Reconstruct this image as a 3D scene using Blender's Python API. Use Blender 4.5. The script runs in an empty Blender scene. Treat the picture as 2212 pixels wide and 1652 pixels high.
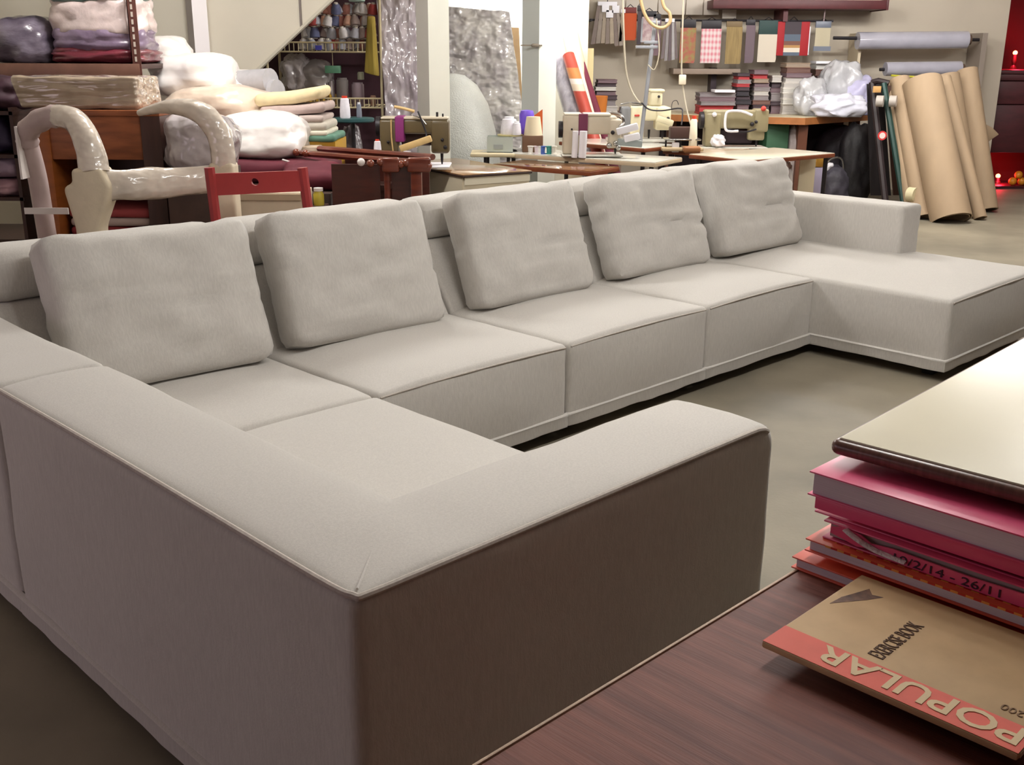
import bpy, bmesh, math, random
from mathutils import Vector, Matrix, noise
sc = bpy.context.scene
col = sc.collection
rnd = random.Random(7)
# ------------------------------------------------------------------ camera
CX, CY, FPX = 1106.0, 826.0, 2291.77
PITCH, ROLL, H, YAW = 0.3028, 0.0055, 1.5523, 0.77854
_F = Vector((0, math.cos(PITCH), -math.sin(PITCH)))
_R0 = Vector((1, 0, 0)); _U0 = _R0.cross(_F)
_R = _R0*math.cos(ROLL) + _U0*math.sin(ROLL)
_U = -_R0*math.sin(ROLL) + _U0*math.cos(ROLL)
cam = bpy.data.objects.new('camera', bpy.data.cameras.new('camera'))
col.objects.link(cam)
cam.data.sensor_width = 36.0
cam.data.lens = 36.0*FPX/2212.0
cam.data.clip_start = .02; cam.data.clip_end = 100
m = Matrix((( _R.x, _U.x, -_F.x, 0), (_R.y, _U.y, -_F.y, 0), (_R.z, _U.z, -_F.z, H), (0, 0, 0, 1)))
cam.matrix_world = m
sc.camera = cam
# ------------------------------------------------------------------ light
sc.view_settings.view_transform = 'Standard'
sc.view_settings.look = 'None'
sc.view_settings.gamma = 1.0
sc.view_settings.use_curve_mapping = False
sc.view_settings.exposure = 0.0
wd = bpy.data.worlds.new('world'); sc.world = wd
wd.use_nodes = True
wd.node_tree.nodes['Background'].inputs[0].default_value = (.9, .70, .72, 1)
wd.node_tree.nodes['Background'].inputs[1].default_value = .038

def area(name, loc, size, power, colr, rot=(0, 0, 0)):
    l = bpy.data.lights.new(name, 'AREA'); l.shape = 'RECTANGLE'
    l.size, l.size_y = size; l.energy = power; l.color = colr
    o = bpy.data.objects.new(name, l); col.objects.link(o)
    o.location = loc; o.rotation_euler = rot
    return o
def sofa_pt(x, y, z=0.0):
    c, s = math.cos(YAW), math.sin(YAW)
    return Vector((x*c - y*s, x*s + y*c, z))
# tube lamps hang in rows under the ceiling (fixtures are built with the room)
LAMPS = [  # x, y, z, turn, power
    (*sofa_pt(4.2, 1.45)[:2], 2.95, YAW, 84), (*sofa_pt(2.35, 1.50)[:2], 2.95, YAW, 70),
    (-1.5, 6.0, 2.95, 0.0, 130), (1.4, 8.5, 2.95, 0.0, 170), (3.8, 9.4, 2.95, 0.0, 210), (5.2, 7.8, 2.95, 0.0, 80),
]
for i, (x, y, z, t, p) in enumerate(LAMPS):      # bare tubes shine all round: three points along each fitting
    for k in (-.42, 0, .42):
        l = bpy.data.lights.new('tube_light', 'POINT'); l.energy = p/3; l.color = (1.0, .98, .955); l.shadow_soft_size = .09
        o = bpy.data.objects.new('tube_light', l); col.objects.link(o)
        o.location = (x + k*math.cos(t), y + k*math.sin(t), z - .12)
# fluorescent tube on the partition wall, just above the picture
area('wall_tube_light', (.15, 10.55, 2.42), (1.2, .10), 55, (1.0, .98, .93), (math.radians(35), 0, 0))
# daylight from the shop front on the left
area('shop_front_daylight', (-4.45, 1.4, 1.1), (1.3, 2.6), 21, (1.0, .80, .90), (0, math.radians(-90), 0))

# ------------------------------------------------------------------ helpers
def px(u, v, Y):
    d = _F + _R*((u - CX)/FPX) - _U*((v - CY)/FPX)
    return Vector((0, 0, H)) + d*(Y/d.y)
def pb(u0, v0, u1, v1, Y):
    a, b = px(u0, v1, Y), px(u1, v0, Y)
    return a.x, b.x, a.z, b.z
def lin(c):
    return tuple(((x/255/12.92) if x/255 <= .04045 else ((x/255 + .055)/1.055)**2.4) for x in c)
MATS = {}
def M(key, c=None, rough=.6, metal=0., var=0., scale=6., stretch=(1, 1, 1), bump=0., bscale=40., bstretch=None,
      coat=0., sheen=0., trans=0., alpha=1., emit=None, estr=0., c2=None, detail=4., spec=.5, bdist=.01):
    if key in MATS: return MATS[key]
    m = bpy.data.materials.new(key); m.use_nodes = True
    nt = m.node_tree; b = nt.nodes['Principled BSDF']
    L = lin(c)
    b.inputs['Roughness'].default_value = rough; b.inputs['Metallic'].default_value = metal
    b.inputs['Coat Weight'].default_value = coat; b.inputs['Sheen Weight'].default_value = sheen
    b.inputs['Coat Roughness'].default_value = .08
    b.inputs['Transmission Weight'].default_value = trans; b.inputs['Alpha'].default_value = alpha
    b.inputs['Specular IOR Level'].default_value = spec
    tc = nt.nodes.new('ShaderNodeTexCoord')
    def nz(sc_, st, det):
        mp = nt.nodes.new('ShaderNodeMapping'); mp.inputs['Scale'].default_value = st
        n = nt.nodes.new('ShaderNodeTexNoise'); n.inputs['Scale'].default_value = sc_; n.inputs['Detail'].default_value = det
        nt.links.new(tc.outputs['Object'], mp.inputs[0]); nt.links.new(mp.outputs[0], n.inputs['Vector'])
        return n
    if var or c2:
        n = nz(scale, stretch, detail)
        r = nt.nodes.new('ShaderNodeValToRGB')
        lo = tuple(x*(1 - var) for x in L); hi = tuple(min(1, x*(1 + var)) for x in L)
        if c2: lo, hi = L, lin(c2)
        r.color_ramp.elements[0].position = .36; r.color_ramp.elements[1].position = .64
        r.color_ramp.elements[0].color = (*lo, 1); r.color_ramp.elements[1].color = (*hi, 1)
        nt.links.new(n.outputs['Fac'], r.inputs[0]); nt.links.new(r.outputs[0], b.inputs['Base Color'])
    else:
        b.inputs['Base Color'].default_value = (*L, 1)
    if bump:
        n = nz(bscale, bstretch or stretch, 1.2 if bdist > .011 else 5.)
        bp = nt.nodes.new('ShaderNodeBump'); bp.inputs['Strength'].default_value = bump; bp.inputs['Distance'].default_value = bdist
        nt.links.new(n.outputs['Fac'], bp.inputs['Height']); nt.links.new(bp.outputs[0], b.inputs['Normal'])
        if coat: nt.links.new(bp.outputs[0], b.inputs['Coat Normal'])
    if emit:
        b.inputs['Emission Color'].default_value = (*lin(emit), 1); b.inputs['Emission Strength'].default_value = estr
    MATS[key] = m
    return m

def tag(o, label=None, cat=None, group=None, kind=None):
    if label: o['label'] = label
    if cat: o['category'] = cat
    if group: o['group'] = group
    if kind: o['kind'] = kind
    return o
def thing(name, label, cat, loc=(0, 0, 0), rz=0., group=None):
    o = bpy.data.objects.new(name, None); col.objects.link(o)
    o.empty_display_size = .05
    o.location = loc; o.rotation_euler = (0, 0, rz)
    return tag(o, label, cat, group)
def ob(name, bm, mat, parent=None, loc=None, rot=None, smooth=True, ang=40):
    me = bpy.data.meshes.new(name)
    bmesh.ops.recalc_face_normals(bm, faces=bm.faces[:])
    bm.to_mesh(me); bm.free()
    if smooth:
        for p in me.polygons: p.use_smooth = True
        me.set_sharp_from_angle(angle=math.radians(ang))
    me.materials.append(mat)
    o = bpy.data.objects.new(name, me); col.objects.link(o)
    if parent: o.parent = parent
    if loc is not None: o.location = loc
    if rot is not None: o.rotation_euler = rot
    return o
def one(name, bm, mat, label, cat, loc=(0, 0, 0), rot=(0, 0, 0), group=None, **k):
    return tag(ob(name, bm, mat, None, loc, rot, **k), label, cat, group)
def struct(name, bm, mat, label=None, **k):
    o = ob(name, bm, mat, **k); o['kind'] = 'structure'
    if label: o['label'] = label
    return o
def nb(): return bmesh.new()
def bx(bm, c, s, rot=None, bev=0., seg=2):
    t = bmesh.new(); bmesh.ops.create_cube(t, size=1)
    bmesh.ops.scale(t, vec=Vector(s), verts=t.verts)
    if bev: bmesh.ops.bevel(t, geom=t.edges[:], offset=min(bev, min(s)*.49), segments=seg, profile=.5, affect='EDGES')
    if rot is not None:
        bmesh.ops.rotate(t, verts=t.verts, matrix=rot if isinstance(rot, Matrix) else Matrix.Rotation(rot, 3, 'Z'))
    bmesh.ops.translate(t, vec=Vector(c), verts=t.verts)
    return join(bm, t)
def join(bm, t):
    mp = {v: bm.verts.new(v.co) for v in t.verts}
    for f in t.faces:
        try: bm.faces.new([mp[v] for v in f.verts])
        except ValueError: pass
    t.free(); return bm
def b2(bm, x0, x1, y0, y1, z0, z1, bev=0., seg=2):
    return bx(bm, ((x0+x1)/2, (y0+y1)/2, (z0+z1)/2), (abs(x1-x0), abs(y1-y0), abs(z1-z0)), None, bev, seg)
def tube(bm, pts, r, seg=10, flat=1., caps=True):
    pts = [Vector(p) for p in pts]; n = len(pts)
    rs = r if isinstance(r, (list, tuple)) else [r]*n
    t0 = (pts[1]-pts[0]).normalized()
    up = Vector((0, 0, 1)) if abs(t0.z) < .9 else Vector((0, 1, 0))
    a = t0.cross(up).normalized(); rings = []
    for i in range(n):
        t = (pts[min(i+1, n-1)] - pts[max(i-1, 0)]).normalized()
        a = (a - t*a.dot(t)).normalized(); b = t.cross(a)
        rings.append([bm.verts.new(pts[i] + (a*math.cos(k*2*math.pi/seg) + b*math.sin(k*2*math.pi/seg)*flat)*rs[i]) for k in range(seg)])
    for i in range(n-1):
        for k in range(seg):
            bm.faces.new((rings[i][k], rings[i][(k+1) % seg], rings[i+1][(k+1) % seg], rings[i+1][k]))
    if caps:
        bm.faces.new(rings[0][::-1]); bm.faces.new(rings[-1])
    return bm
def smooth_path(pts, n=4):
    P = [Vector(p) for p in pts]; out = []
    for i in range(len(P)-1):
        p0, p1, p2, p3 = P[max(i-1, 0)], P[i], P[i+1], P[min(i+2, len(P)-1)]
        for k in range(n):
            t = k/n
            out.append(.5*((2*p1) + (p2-p0)*t + (2*p0-5*p1+4*p2-p3)*t*t + (3*p1-p0-3*p2+p3)*t**3))
    out.append(P[-1]); return out
def lathe(bm, prof, seg=16, c=(0, 0, 0)):
    rings = []
    for r, z in prof:
        rings.append([bm.verts.new((c[0]+r*math.cos(k*2*math.pi/seg), c[1]+r*math.sin(k*2*math.pi/seg), c[2]+z)) for k in range(seg)])
    for i in range(len(prof)-1):
        for k in range(seg):
            bm.faces.new((rings[i][k], rings[i][(k+1) % seg], rings[i+1][(k+1) % seg], rings[i+1][k]))
    bm.faces.new(rings[0][::-1]); bm.faces.new(rings[-1]); return bm
def prism(poly, a0, a1, axis='Z'):
    bm = bmesh.new()
    def P(p, a):
        return {'Z': (p[0], p[1], a), 'Y': (p[0], a, p[1]), 'X': (a, p[0], p[1])}[axis]
    lo = [bm.verts.new(P(p, a0)) for p in poly]; hi = [bm.verts.new(P(p, a1)) for p in poly]
    n = len(poly)
    bm.faces.new(lo[::-1]); bm.faces.new(hi)
    for i in range(n): bm.faces.new((lo[i], lo[(i+1) % n], hi[(i+1) % n], hi[i]))
    bmesh.ops.recalc_face_normals(bm, faces=bm.faces[:])
    return bm
def bevel(bm, off, seg=3, pick=None):
    es = [e for e in bm.edges if (pick is None or pick(e))]
    bmesh.ops.bevel(bm, geom=es, offset=off, segments=seg, profile=.5, affect='EDGES'); return bm
def slices(bm, step):
    for ax in range(3):
        c = [v.co[ax] for v in bm.verts]; lo, hi = min(c), max(c)
        n = int((hi-lo)/step)
        for i in range(1, n+1):
            co = Vector((0, 0, 0)); co[ax] = lo + (hi-lo)*i/(n+1); no = Vector((0, 0, 0)); no[ax] = 1
            bmesh.ops.bisect_plane(bm, geom=bm.verts[:]+bm.edges[:]+bm.faces[:], plane_co=co, plane_no=no, dist=1e-5)
    return bm
def warp(bm, fn):
    for v in bm.verts: v.co = fn(v.co.copy())
    return bm
def wobble(bm, amp, freq, seed=0):
    bm.normal_update()
    off = Vector((seed*3.17, seed*1.31, seed*.77))
    ds = [(v, v.normal.copy(), noise.noise(v.co*freq + off)) for v in bm.verts]
    for v, n, d in ds: v.co += n*d*amp
    return bm
def blob(sx, sy, sz, seed=0, amp=.12, freq=2.2, crease=.05, p=2.6, sub=4):
    """soft sack: superellipsoid with a flattened base, lumps and creases; rests on z = 0"""
    bm = bmesh.new(); bmesh.ops.create_icosphere(bm, subdivisions=sub, radius=1)
    off = Vector((seed*2.13, seed*5.7, seed*.91))
    for v in bm.verts:
        n = v.co.normalized()
        k = (abs(n.x)**p + abs(n.y)**p + abs(n.z)**p)**(-1/p)
        q = n*k
        d = 1 + amp*noise.noise(n*freq + off)
        d -= crease*(1 - abs(noise.noise(n*freq*2.1 + off*1.7)))**6
        q *= d
        z = max(q.z, -.8)
        v.co = Vector((q.x*sx/2, q.y*sy/2, (z+.8)/1.8*sz))
    return bm
def pillow(w, h, t, edge=.035, seed=0, sag=.02, wr=.006, nx=30, nz=24, crease=.0):
    """square cushion standing in its own xz plane, z from 0 to h, thickness along y"""
    bm = bmesh.new(); grid = {}
    for s in (-1, 1):
        for i in range(nx+1):
            for j in range(nz+1):
                a = i/nx*2-1; b = j/nz*2-1
                pa = (1-abs(a)**4.2); pb_ = (1-abs(b)**4.2)
                th = edge + (t/2-edge)*max(pa*pb_, 0)**.55
                # rounded outline, corners kept as ears
                rr = .05
                X = a*w/2*(1-.018*(1-b*b)) ; Z = h/2 + b*h/2
                if b > 0: Z -= sag*(1-a*a)*b
                if abs(a) > .82 and abs(b) > .82:
                    k = ((abs(a)-.82)/.18)*((abs(b)-.82)/.18)
                    X -= math.copysign(.018*k, a); Z -= math.copysign(.018*k, b)
                e = 1 if (i in (0, nx) or j in (0, nz)) else 0
                q = Vector((a*1.6+seed*3.1, s*.7+seed, b*1.6))
                y = s*(th + (0 if e else wr*noise.noise(q*2.2) + wr*.7*noise.noise(Vector((a*1.2, b*7+seed, seed*2.)))))
                if s < 0 and crease:
                    y += crease*math.exp(-((b+.05+.1*a)/.045)**2)*min(1, max(0, (a+.75)*1.1))
                X += .5*wr*noise.noise(Vector((b*5, seed, a))) * (abs(a) > .8)
                grid[s, i, j] = bm.verts.new((X, y, Z))
    for s in (-1, 1):
        for i in range(nx):
            for j in range(nz):
                f = [grid[s, i, j], grid[s, i+1, j], grid[s, i+1, j+1], grid[s, i, j+1]]
                bm.faces.new(f if s < 0 else f[::-1])
    bd = [(i, 0) for i in range(nx)] + [(nx, j) for j in range(nz)] + [(i, nz) for i in range(nx, 0, -1)] + [(0, j) for j in range(nz, 0, -1)]
    for k in range(len(bd)):
        a, b = bd[k], bd[(k+1) % len(bd)]
        ym = []
        bm.faces.new((grid[-1, a[0], a[1]], grid[1, a[0], a[1]], grid[1, b[0], b[1]], grid[-1, b[0], b[1]]))
    return bm
def text_mesh(s, size, ext=.0006, sx=1., off=0.):
    cu = bpy.data.curves.new('lettering', 'FONT'); cu.body = s; cu.size = size; cu.extrude = ext; cu.offset = off
    cu.align_x = 'LEFT'; cu.resolution_u = 3
    o = bpy.data.objects.new('lettering', cu); col.objects.link(o)
    me = bpy.data.meshes.new_from_object(o.evaluated_get(bpy.context.evaluated_depsgraph_get()))
    bpy.data.objects.remove(o)
    for v in me.vertices: v.co.x *= sx
    return me
def put_text(s, size, mat, parent, origin, d, up, sx=1., off=0.):
    me = text_mesh(s, size, sx=sx, off=off); me.materials.clear(); me.materials.append(mat)
    o = bpy.data.objects.new('lettering', me); col.objects.link(o); o.parent = parent
    d = Vector(d).normalized(); up = Vector(up).normalized(); n = d.cross(up)
    o.matrix_local = Matrix(((d.x, up.x, n.x, origin[0]), (d.y, up.y, n.y, origin[1]), (d.z, up.z, n.z, origin[2]), (0, 0, 0, 1)))
    return o
def copy_tree(o, parent=None):
    c = o.copy(); col.objects.link(c); c.parent = parent
    for ch in list(o.children): copy_tree(ch, c)
    return c
# ------------------------------------------------------------------ materials
FAB = M('sofa_fabric', (204, 200, 194), rough=.95, var=.05, scale=210, stretch=(1, 1, .14), bump=.12, bscale=420, bstretch=(1, 1, .35), sheen=.25, spec=.15, detail=6)
PIPE = M('sofa_piping', (196, 188, 180), rough=.95, var=.08, scale=120, spec=.15)
BLACK = M('black_plastic', (20, 18, 20), rough=.5)
CONC = M('concrete', (116, 109, 95), rough=.6, c2=(146, 137, 119), scale=1.3, bump=.06, bscale=60, detail=8, spec=.35)
CREAM = M('cream_paint', (216, 209, 193), rough=.7, var=.03, scale=1.5)
GREYP = M('grey_cream_paint', (196, 185, 168), rough=.75, var=.04, scale=1.2)
WHITE = M('white_paint', (226, 226, 216), rough=.6, var=.02, scale=3)
DARKW = M('dark_wall', (92, 70, 66), rough=.85, var=.05, scale=1)
CEIL = M('ceiling_paint', (196, 188, 178), rough=.9)
# ------------------------------------------------------------------ room
X0, X1, YB, ZC = -4.6, 8.2, -3.2, 3.2
struct('floor', b2(nb(), X0-.2, X1+.2, YB-.2, 14.6, -.1, 0), CONC, 'worn grey concrete floor', smooth=False)
struct('ceiling', b2(nb(), X0-.2, X1+.2, YB-.2, 14.6, ZC, ZC+.1), CEIL, smooth=False)
struct('wall_left', b2(nb(), X0-.2, X0, 2.9, 14.6, 0, ZC), CREAM, smooth=False)
struct('wall_right', b2(nb(), X1, X1+.2, YB-.2, 14.6, 0, ZC), DARKW, smooth=False)
struct('wall_front', b2(nb(), X0-.2, X1+.2, YB-.2, YB, 0, ZC), DARKW, smooth=False)
struct('wall_back', b2(nb(), -4.8, 5.62, 12.75, 12.9, 0, ZC), GREYP, 'greyish cream back wall behind the cutting bench', smooth=False)
struct('wall_recess', b2(nb(), 5.4, X1+.2, 14.3, 14.5, 0, ZC), M('deep_red', (88, 16, 24), rough=.8, var=.08, scale=1), 'dark red wall of the altar recess', smooth=False)
struct('wall_return', b2(nb(), 5.52, 5.62, 12.9, 14.3, 0, ZC), GREYP, smooth=False)
# partition behind the leaning boards, its end shows as a pale pilaster
struct('wall_partition', b2(nb(), -4.6, .72, 10.95, 11.15, 0, ZC), WHITE, 'bright white partition wall behind the leaning boards', smooth=False)
# staircase side: panel with a sloping lower edge
a, b_ = px(530, 180, 8.4), px(725, -5, 8.4)
sl = (b_.z-a.z)/(b_.x-a.x)
xt = b_.x + (ZC-b_.z)/sl
xl = a.x - (a.z)/sl
w = struct('wall_stair', prism([(-4.6, 0), (xl, 0), (xt, ZC), (-4.6, ZC)], 8.4, 8.45, 'Y'), CREAM, 'cream stair side panel with sloping lower edge', smooth=False)
bm = nb(); q = px(648, 0, 8.4); b2(bm, q.x-.008, q.x+.008, 8.385, 8.4, px(648, 58, 8.4).z, ZC)
ob('panel_joint', bm, M('seam_grey', (120, 110, 104)), w, smooth=False)
bm = nb(); s0 = Vector((a.x, 8.395, a.z)); 
dx = .03
ob('edge_strip', prism([(xl-dx, 0), (xl, 0), (xt, ZC), (xt-dx, ZC)], 8.375, 8.4, 'Y'), M('edge_cream', (200, 194, 178)), w, smooth=False)
def column(name, u0, um, u1, Y, label, lightmat, shadedmat, h=ZC):
    """square steel post turned 45 degrees-ish: left face u0..um, right face um..u1"""
    A, B, C = px(u0, 60, Y+.12), px(um, 60, Y), px(u1, 60, Y+.06)
    A.z = B.z = C.z = 0
    D = A + (C-B)
    o = struct(name, prism([(A.x, A.y), (B.x, B.y), (C.x, C.y), (D.x, D.y)], 0, h), lightmat, label, smooth=False)
    o.data.materials.append(shadedmat)
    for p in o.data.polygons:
        if p.normal.x < -.5 and abs(p.normal.z) < .1: p.material_index = 1  # left-facing sides take the darker copy that paints their shade
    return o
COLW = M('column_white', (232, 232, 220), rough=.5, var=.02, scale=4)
COL_SHADED = M('column_white_shaded', (196, 192, 184), rough=.5, var=.03, scale=4)  # darker copy of the column white, shade put into the colour
c1 = column('trim_1', 899, 925, 970, 8.45, 'white square column beside the wrapped boards', COLW, COL_SHADED)
c2 = column('trim_2', 1128, 1165, 1203, 9.25, 'white square column behind the sewing tables', COLW, M('column_bluish_shaded', (196, 200, 196), rough=.5))  # left face in a bluish darker white, its shade painted in
bm = nb(); q = px(1148, 98, 9.2); b2(bm, q.x-.09, q.x+.09, 9.235, 9.25, q.z-.006, q.z+.006); bx(bm, (q.x+.03, 9.235, q.z), (.06, .03, .03), None, .01)
ob('bolt_strap', bm, M('rusty', (120, 110, 96), rough=.6), c2)
q0 = px(425, 100, 8.3)
c3 = column('trim_3', 405, 418, 450, 8.2, 'white post fixed in front of the stair panel', M('post_white', (236, 230, 232), rough=.45), M('post_white_shaded', (158, 150, 148), rough=.5))  # post's left side is a darker white with the shade painted in
# pilaster at the partition end
q = px(1250, 50, 10.95)
struct('trim_4', b2(nb(), q.x-.10, q.x+.09, 10.85, 11.2, 0, ZC), M('pilaster', (222, 208, 184), rough=.6), 'cream pilaster at the end of the partition')
# ceiling lamps
HOUS = M('lamp_housing', (225, 225, 220), rough=.4)
TUBE = M('lamp_tube', (255, 255, 250), emit=(255, 250, 236), estr=3.0)
for i, (x, y, z, t, p) in enumerate(LAMPS):
    o = thing('fluorescent_lamp', ['white tube lamp hanging over the right half of the sofa', 'white tube lamp hanging over the near return of the sofa', 'white tube lamp over the sack pile', 'white tube lamp over the sewing tables', 'white tube lamp over the cutting bench', 'white tube lamp over the paper rolls'][i], 'lamp', (x, y, z), t)
    bm = nb(); b2(bm, -.65, .65, -.09, .09, 0, .07, .01); b2(bm, -.45, -.43, -.01, .01, .07, ZC-z); b2(bm, .43, .45, -.01, .01, .07, ZC-z)
    ob('housing', bm, HOUS, o)
    for s in (-1, 1):
        ob('tube', tube(nb(), [(-.6, s*.045, -.03), (.6, s*.045, -.03)], .016, 8), TUBE, o)
o = thing('wall_lamp', 'white tube lamp fixed high on the partition wall', 'lamp', (.15, 10.95, 2.5))
ob('housing', b2(nb(), -.65, .5, -.12, 0, -.04, .06, .01), HOUS, o)
# ------------------------------------------------------------------ sectional sofa (its own axes, turned by YAW)
SX0, SX1, SX2, SX3, SX4, SX5 = .880, 2.120, 3.100, 4.069, 5.027, 6.195
SY0, SYF, SYC, SYB = 1.249, 2.8145, 2.0715, 3.98
WA, WB, ZB, ZS, ZH = .315, .300, .7126, .42, .055
def smod(label, x, y):
    o = thing('sofa_module', label, 'sofa', sofa_pt(x, y, 0), YAW, 'modules of the sectional sofa')
    o['ox'], o['oy'] = x, y
    return o
def L(o, x, y): return x-o['ox'], y-o['oy']
def soft(poly, z0, z1, bev, step, amp, seed, fn=None, seg=4, pick=None):
    bm = prism(poly, z0, z1); bevel(bm, bev, seg, pick)
    slices(bm, step); 
    if fn: warp(bm, fn)
    wobble(bm, amp, 5., seed); wobble(bm, amp*.4, 17., seed+3)
    return bm
def rect(o, x0, x1, y0, y1):
    a = L(o, x0, y0); b = L(o, x1, y1)
    return [(a[0], a[1]), (b[0], a[1]), (b[0], b[1]), (a[0], b[1])]
def seat(o, x0, x1, y0, y1, seed, crown=.034, front=.014, sides='f'):
    P = rect(o, x0+.004, x1-.004, y0, y1)
    xa, xb, ya, yb = P[0][0], P[1][0], P[0][1], P[2][1]
    def fn(c):
        a = (c.x-xa)/(xb-xa)*2-1; b = (c.y-ya)/(yb-ya)*2-1
        ka, kb = max(0, 1-abs(a)**2.4), max(0, 1-abs(b)**6)
        if c.z > .3: c.z += crown*ka*(kb*.75+.25)*min(1, (c.z-.3)/.1)
        if 'f' in sides and c.y < ya+.05: c.y -= front*ka*math.sin(min(1, max(0, (c.z-.08)/.34))*math.pi)
        if 'l' in sides and c.x < xa+.05: c.x -= front*kb*math.sin(min(1, max(0, (c.z-.08)/.34))*math.pi)
        return c
    s = ob('seat', soft(P, .075, ZS-.008, .022, .055, .004, seed, fn), FAB, o, ang=60)
    # seam along the upper front edge
    pts = [(xa+.01, ya-.004, ZS-.03)] ; 
    pts = []
    n = 24
    for i in range(n+1):
        a = i/n*2-1; k = max(0, 1-abs(a)**2.4)
        pts.append((xa+.012+(xb-xa-.024)*i/n, ya+.001-front*.25*k, ZS-.022+crown*k*.28))
    ob('seam', tube(nb(), pts, .0035, 6), PIPE, s)
    return s
def hem(o, pts, seed=0):
    """skirt hem: a band along the lower edge, following a path of corner points"""
    bm = nb(); P = []
    for i in range(len(pts)-1):
        a, b = Vector((*L(o, *pts[i]), 0)), Vector((*L(o, *pts[i+1]), 0)); n = max(2, int((b-a).length/.05))
        for k in range(n): P.append(a.lerp(b, k/n))
    P.append(Vector((*L(o, *pts[-1]), 0)))
    inn = []
    for i, p in enumerate(P):
        t = (P[min(i+1, len(P)-1)]-P[max(i-1, 0)]).normalized(); nrm = Vector((t.y, -t.x, 0))
        z = .007*noise.noise(Vector((i*.35, seed*3.3, 0)))
        w = .003*noise.noise(Vector((i*.5, seed*1.3, 4)))
        prof = [(.0, ZH+.004+z), (.007+w, ZH+z), (.010+w, ZH+.012+z), (.008, ZH+.045), (.011, ZH+.052), (.004, ZH+.058), (-.006, ZH+.058), (-.006, ZH+.01+z)]
        inn.append([bm.verts.new((p + nrm*d)[:2] + (zz,)) for d, zz in prof])
    for i in range(len(inn)-1):
        for k in range(8):
            bm.faces.new((inn[i][k], inn[i][(k+1) % 8], inn[i+1][(k+1) % 8], inn[i+1][k]))
    bm.faces.new(inn[0]); bm.faces.new(inn[-1][::-1])
    return ob('hem', bm, FAB, o, ang=70)
def feet(o, pts):
    for x, y in pts:
        a = L(o, x, y)
        ob('foot', b2(nb(), a[0]-.03, a[0]+.03, a[1]-.03, a[1]+.03, 0, .08, .004), BLACK, o)
def back(o, x0, x1, seed):
    """leaning back panel with a rolled headrest on top"""
    a, b = L(o, x0+.006, 0)[0], L(o, x1-.006, 0)[0]; oy = o['oy']
    bm = prism([(3.50-oy, .36), (3.74-oy, .715), (SYB-oy, .715), (SYB-oy, .07), (3.62-oy, .07)], a, b, 'X')
    bevel(bm, .022, 3); slices(bm, .09); wobble(bm, .004, 5, seed)
    ob('backrest', bm, FAB, o, ang=60)
    yc, zc, ry, rz = 3.845-oy, .805, .115, .098
    prof = []
    for k in range(18):
        t = k*2*math.pi/18; ct, st = math.cos(t), math.sin(t)
        prof.append((yc+ry*math.copysign(abs(ct)**.62, ct), zc+rz*math.copysign(abs(st)**.62, st)))
    bm = prism(prof, a+.012, b-.012, 'X')
    slices(bm, .06)
    xa, xb = a+.012, b-.012
    def fn(c):
        e = min(c.x-xa, xb-c.x)
        k = 1-.16*max(0, 1-e/.05)**2
        c.y = yc+(c.y-yc)*k; c.z = zc+(c.z-zc)*k
        return c
    bevel(bm, .018, 3, lambda e: all(abs(v.co.x-xa) < 1e-4 for v in e.verts) or all(abs(v.co.x-xb) < 1e-4 for v in e.verts))
    warp(bm, fn); wobble(bm, .006, 6, seed+5)
    ob('headrest', bm, FAB, o, ang=60)
def armblock(o, x0, x1, y0, y1, z1, seed, bev=.03, name='armrest'):
    return ob(name, soft(rect(o, x0, x1, y0, y1), .075, z1, bev, .06, .005, seed), FAB, o, ang=60)

# --- near return unit: seat wrapped by an L of low back and arm
m = smod('near return sofa unit with low L-shaped back beside the desk', SX0, SY0)
P = [L(m, *p) for p in [(SX0, SY0), (SX1, SY0), (SX1, SY0+WB), (SX0+WA, SY0+WB), (SX0+WA, SYF), (SX0, SYF)]]
bm = prism(P, .075, ZB)
ex, ey = P[1]
def atend(e): return all(abs(v.co.x-ex) < 1e-4 for v in e.verts)
bevel(bm, .045, 5, lambda e: atend(e) and all(v.co.z > ZB-1e-4 for v in e.verts))
bm.edges.ensure_lookup_table()
bevel(bm, .028, 4, lambda e: e.calc_face_angle(0) > 1.0)
slices(bm, .06)
def fnL(c):
    if c.z > ZB-.03:   # gently crowned top, a crease on the mitre
        inb = c.y < WB; d = (c.y/WB if inb and c.x > WB else c.x/WA)
        c.z += .010*max(0, 1-(2*d-1)**2)
        mt = abs(c.x*WB/WA-c.y)
        if c.x < WA and c.y < WB: c.z -= .004*math.exp(-(mt/.012)**2)
    return c
warp(bm, fnL); wobble(bm, .006, 4, 2); wobble(bm, .0018, 18, 3)
lb = ob('backrest', bm, FAB, m, ang=60)
z = ZB+.001
pts = smooth_path([(.006, SYF-SY0-.015, z-.010), (.004, .9, z-.004), (.003, .45, z-.004), (.004, .10, z-.006), (.012, .018, z-.006), (.035, .006, z-.006), (.2, .003, z-.005), (.7, .003, z-.005), (1.10, .003, z-.005), (1.175, .003, z-.008), (1.205, .004, z-.020)], 6)
ob('piping', tube(nb(), [Vector((p.x+.004, p.y+.004, p.z+.003)) for p in pts], .0065, 8), PIPE, lb)
pts = smooth_path([(.03, .03, z+.001), (.15, .14, z+.003), (.24, .23, z+.003)], 5)
ob('mitre_seam', tube(nb(), pts, .0022, 6), FAB, lb)
seat(m, SX0+WA, SX1, SY0+WB, SYF, 11, crown=.016, sides='')
hem(m, [(SX0, SYF), (SX0, SY0), (SX1, SY0), (SX1, SYF)], 1)
feet(m, [(SX0+.08, SY0+.08), (SX1-.1, SY0+.1), (SX0+.08, SYF-.1), (SX1-.1, SYF-.1)])
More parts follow.
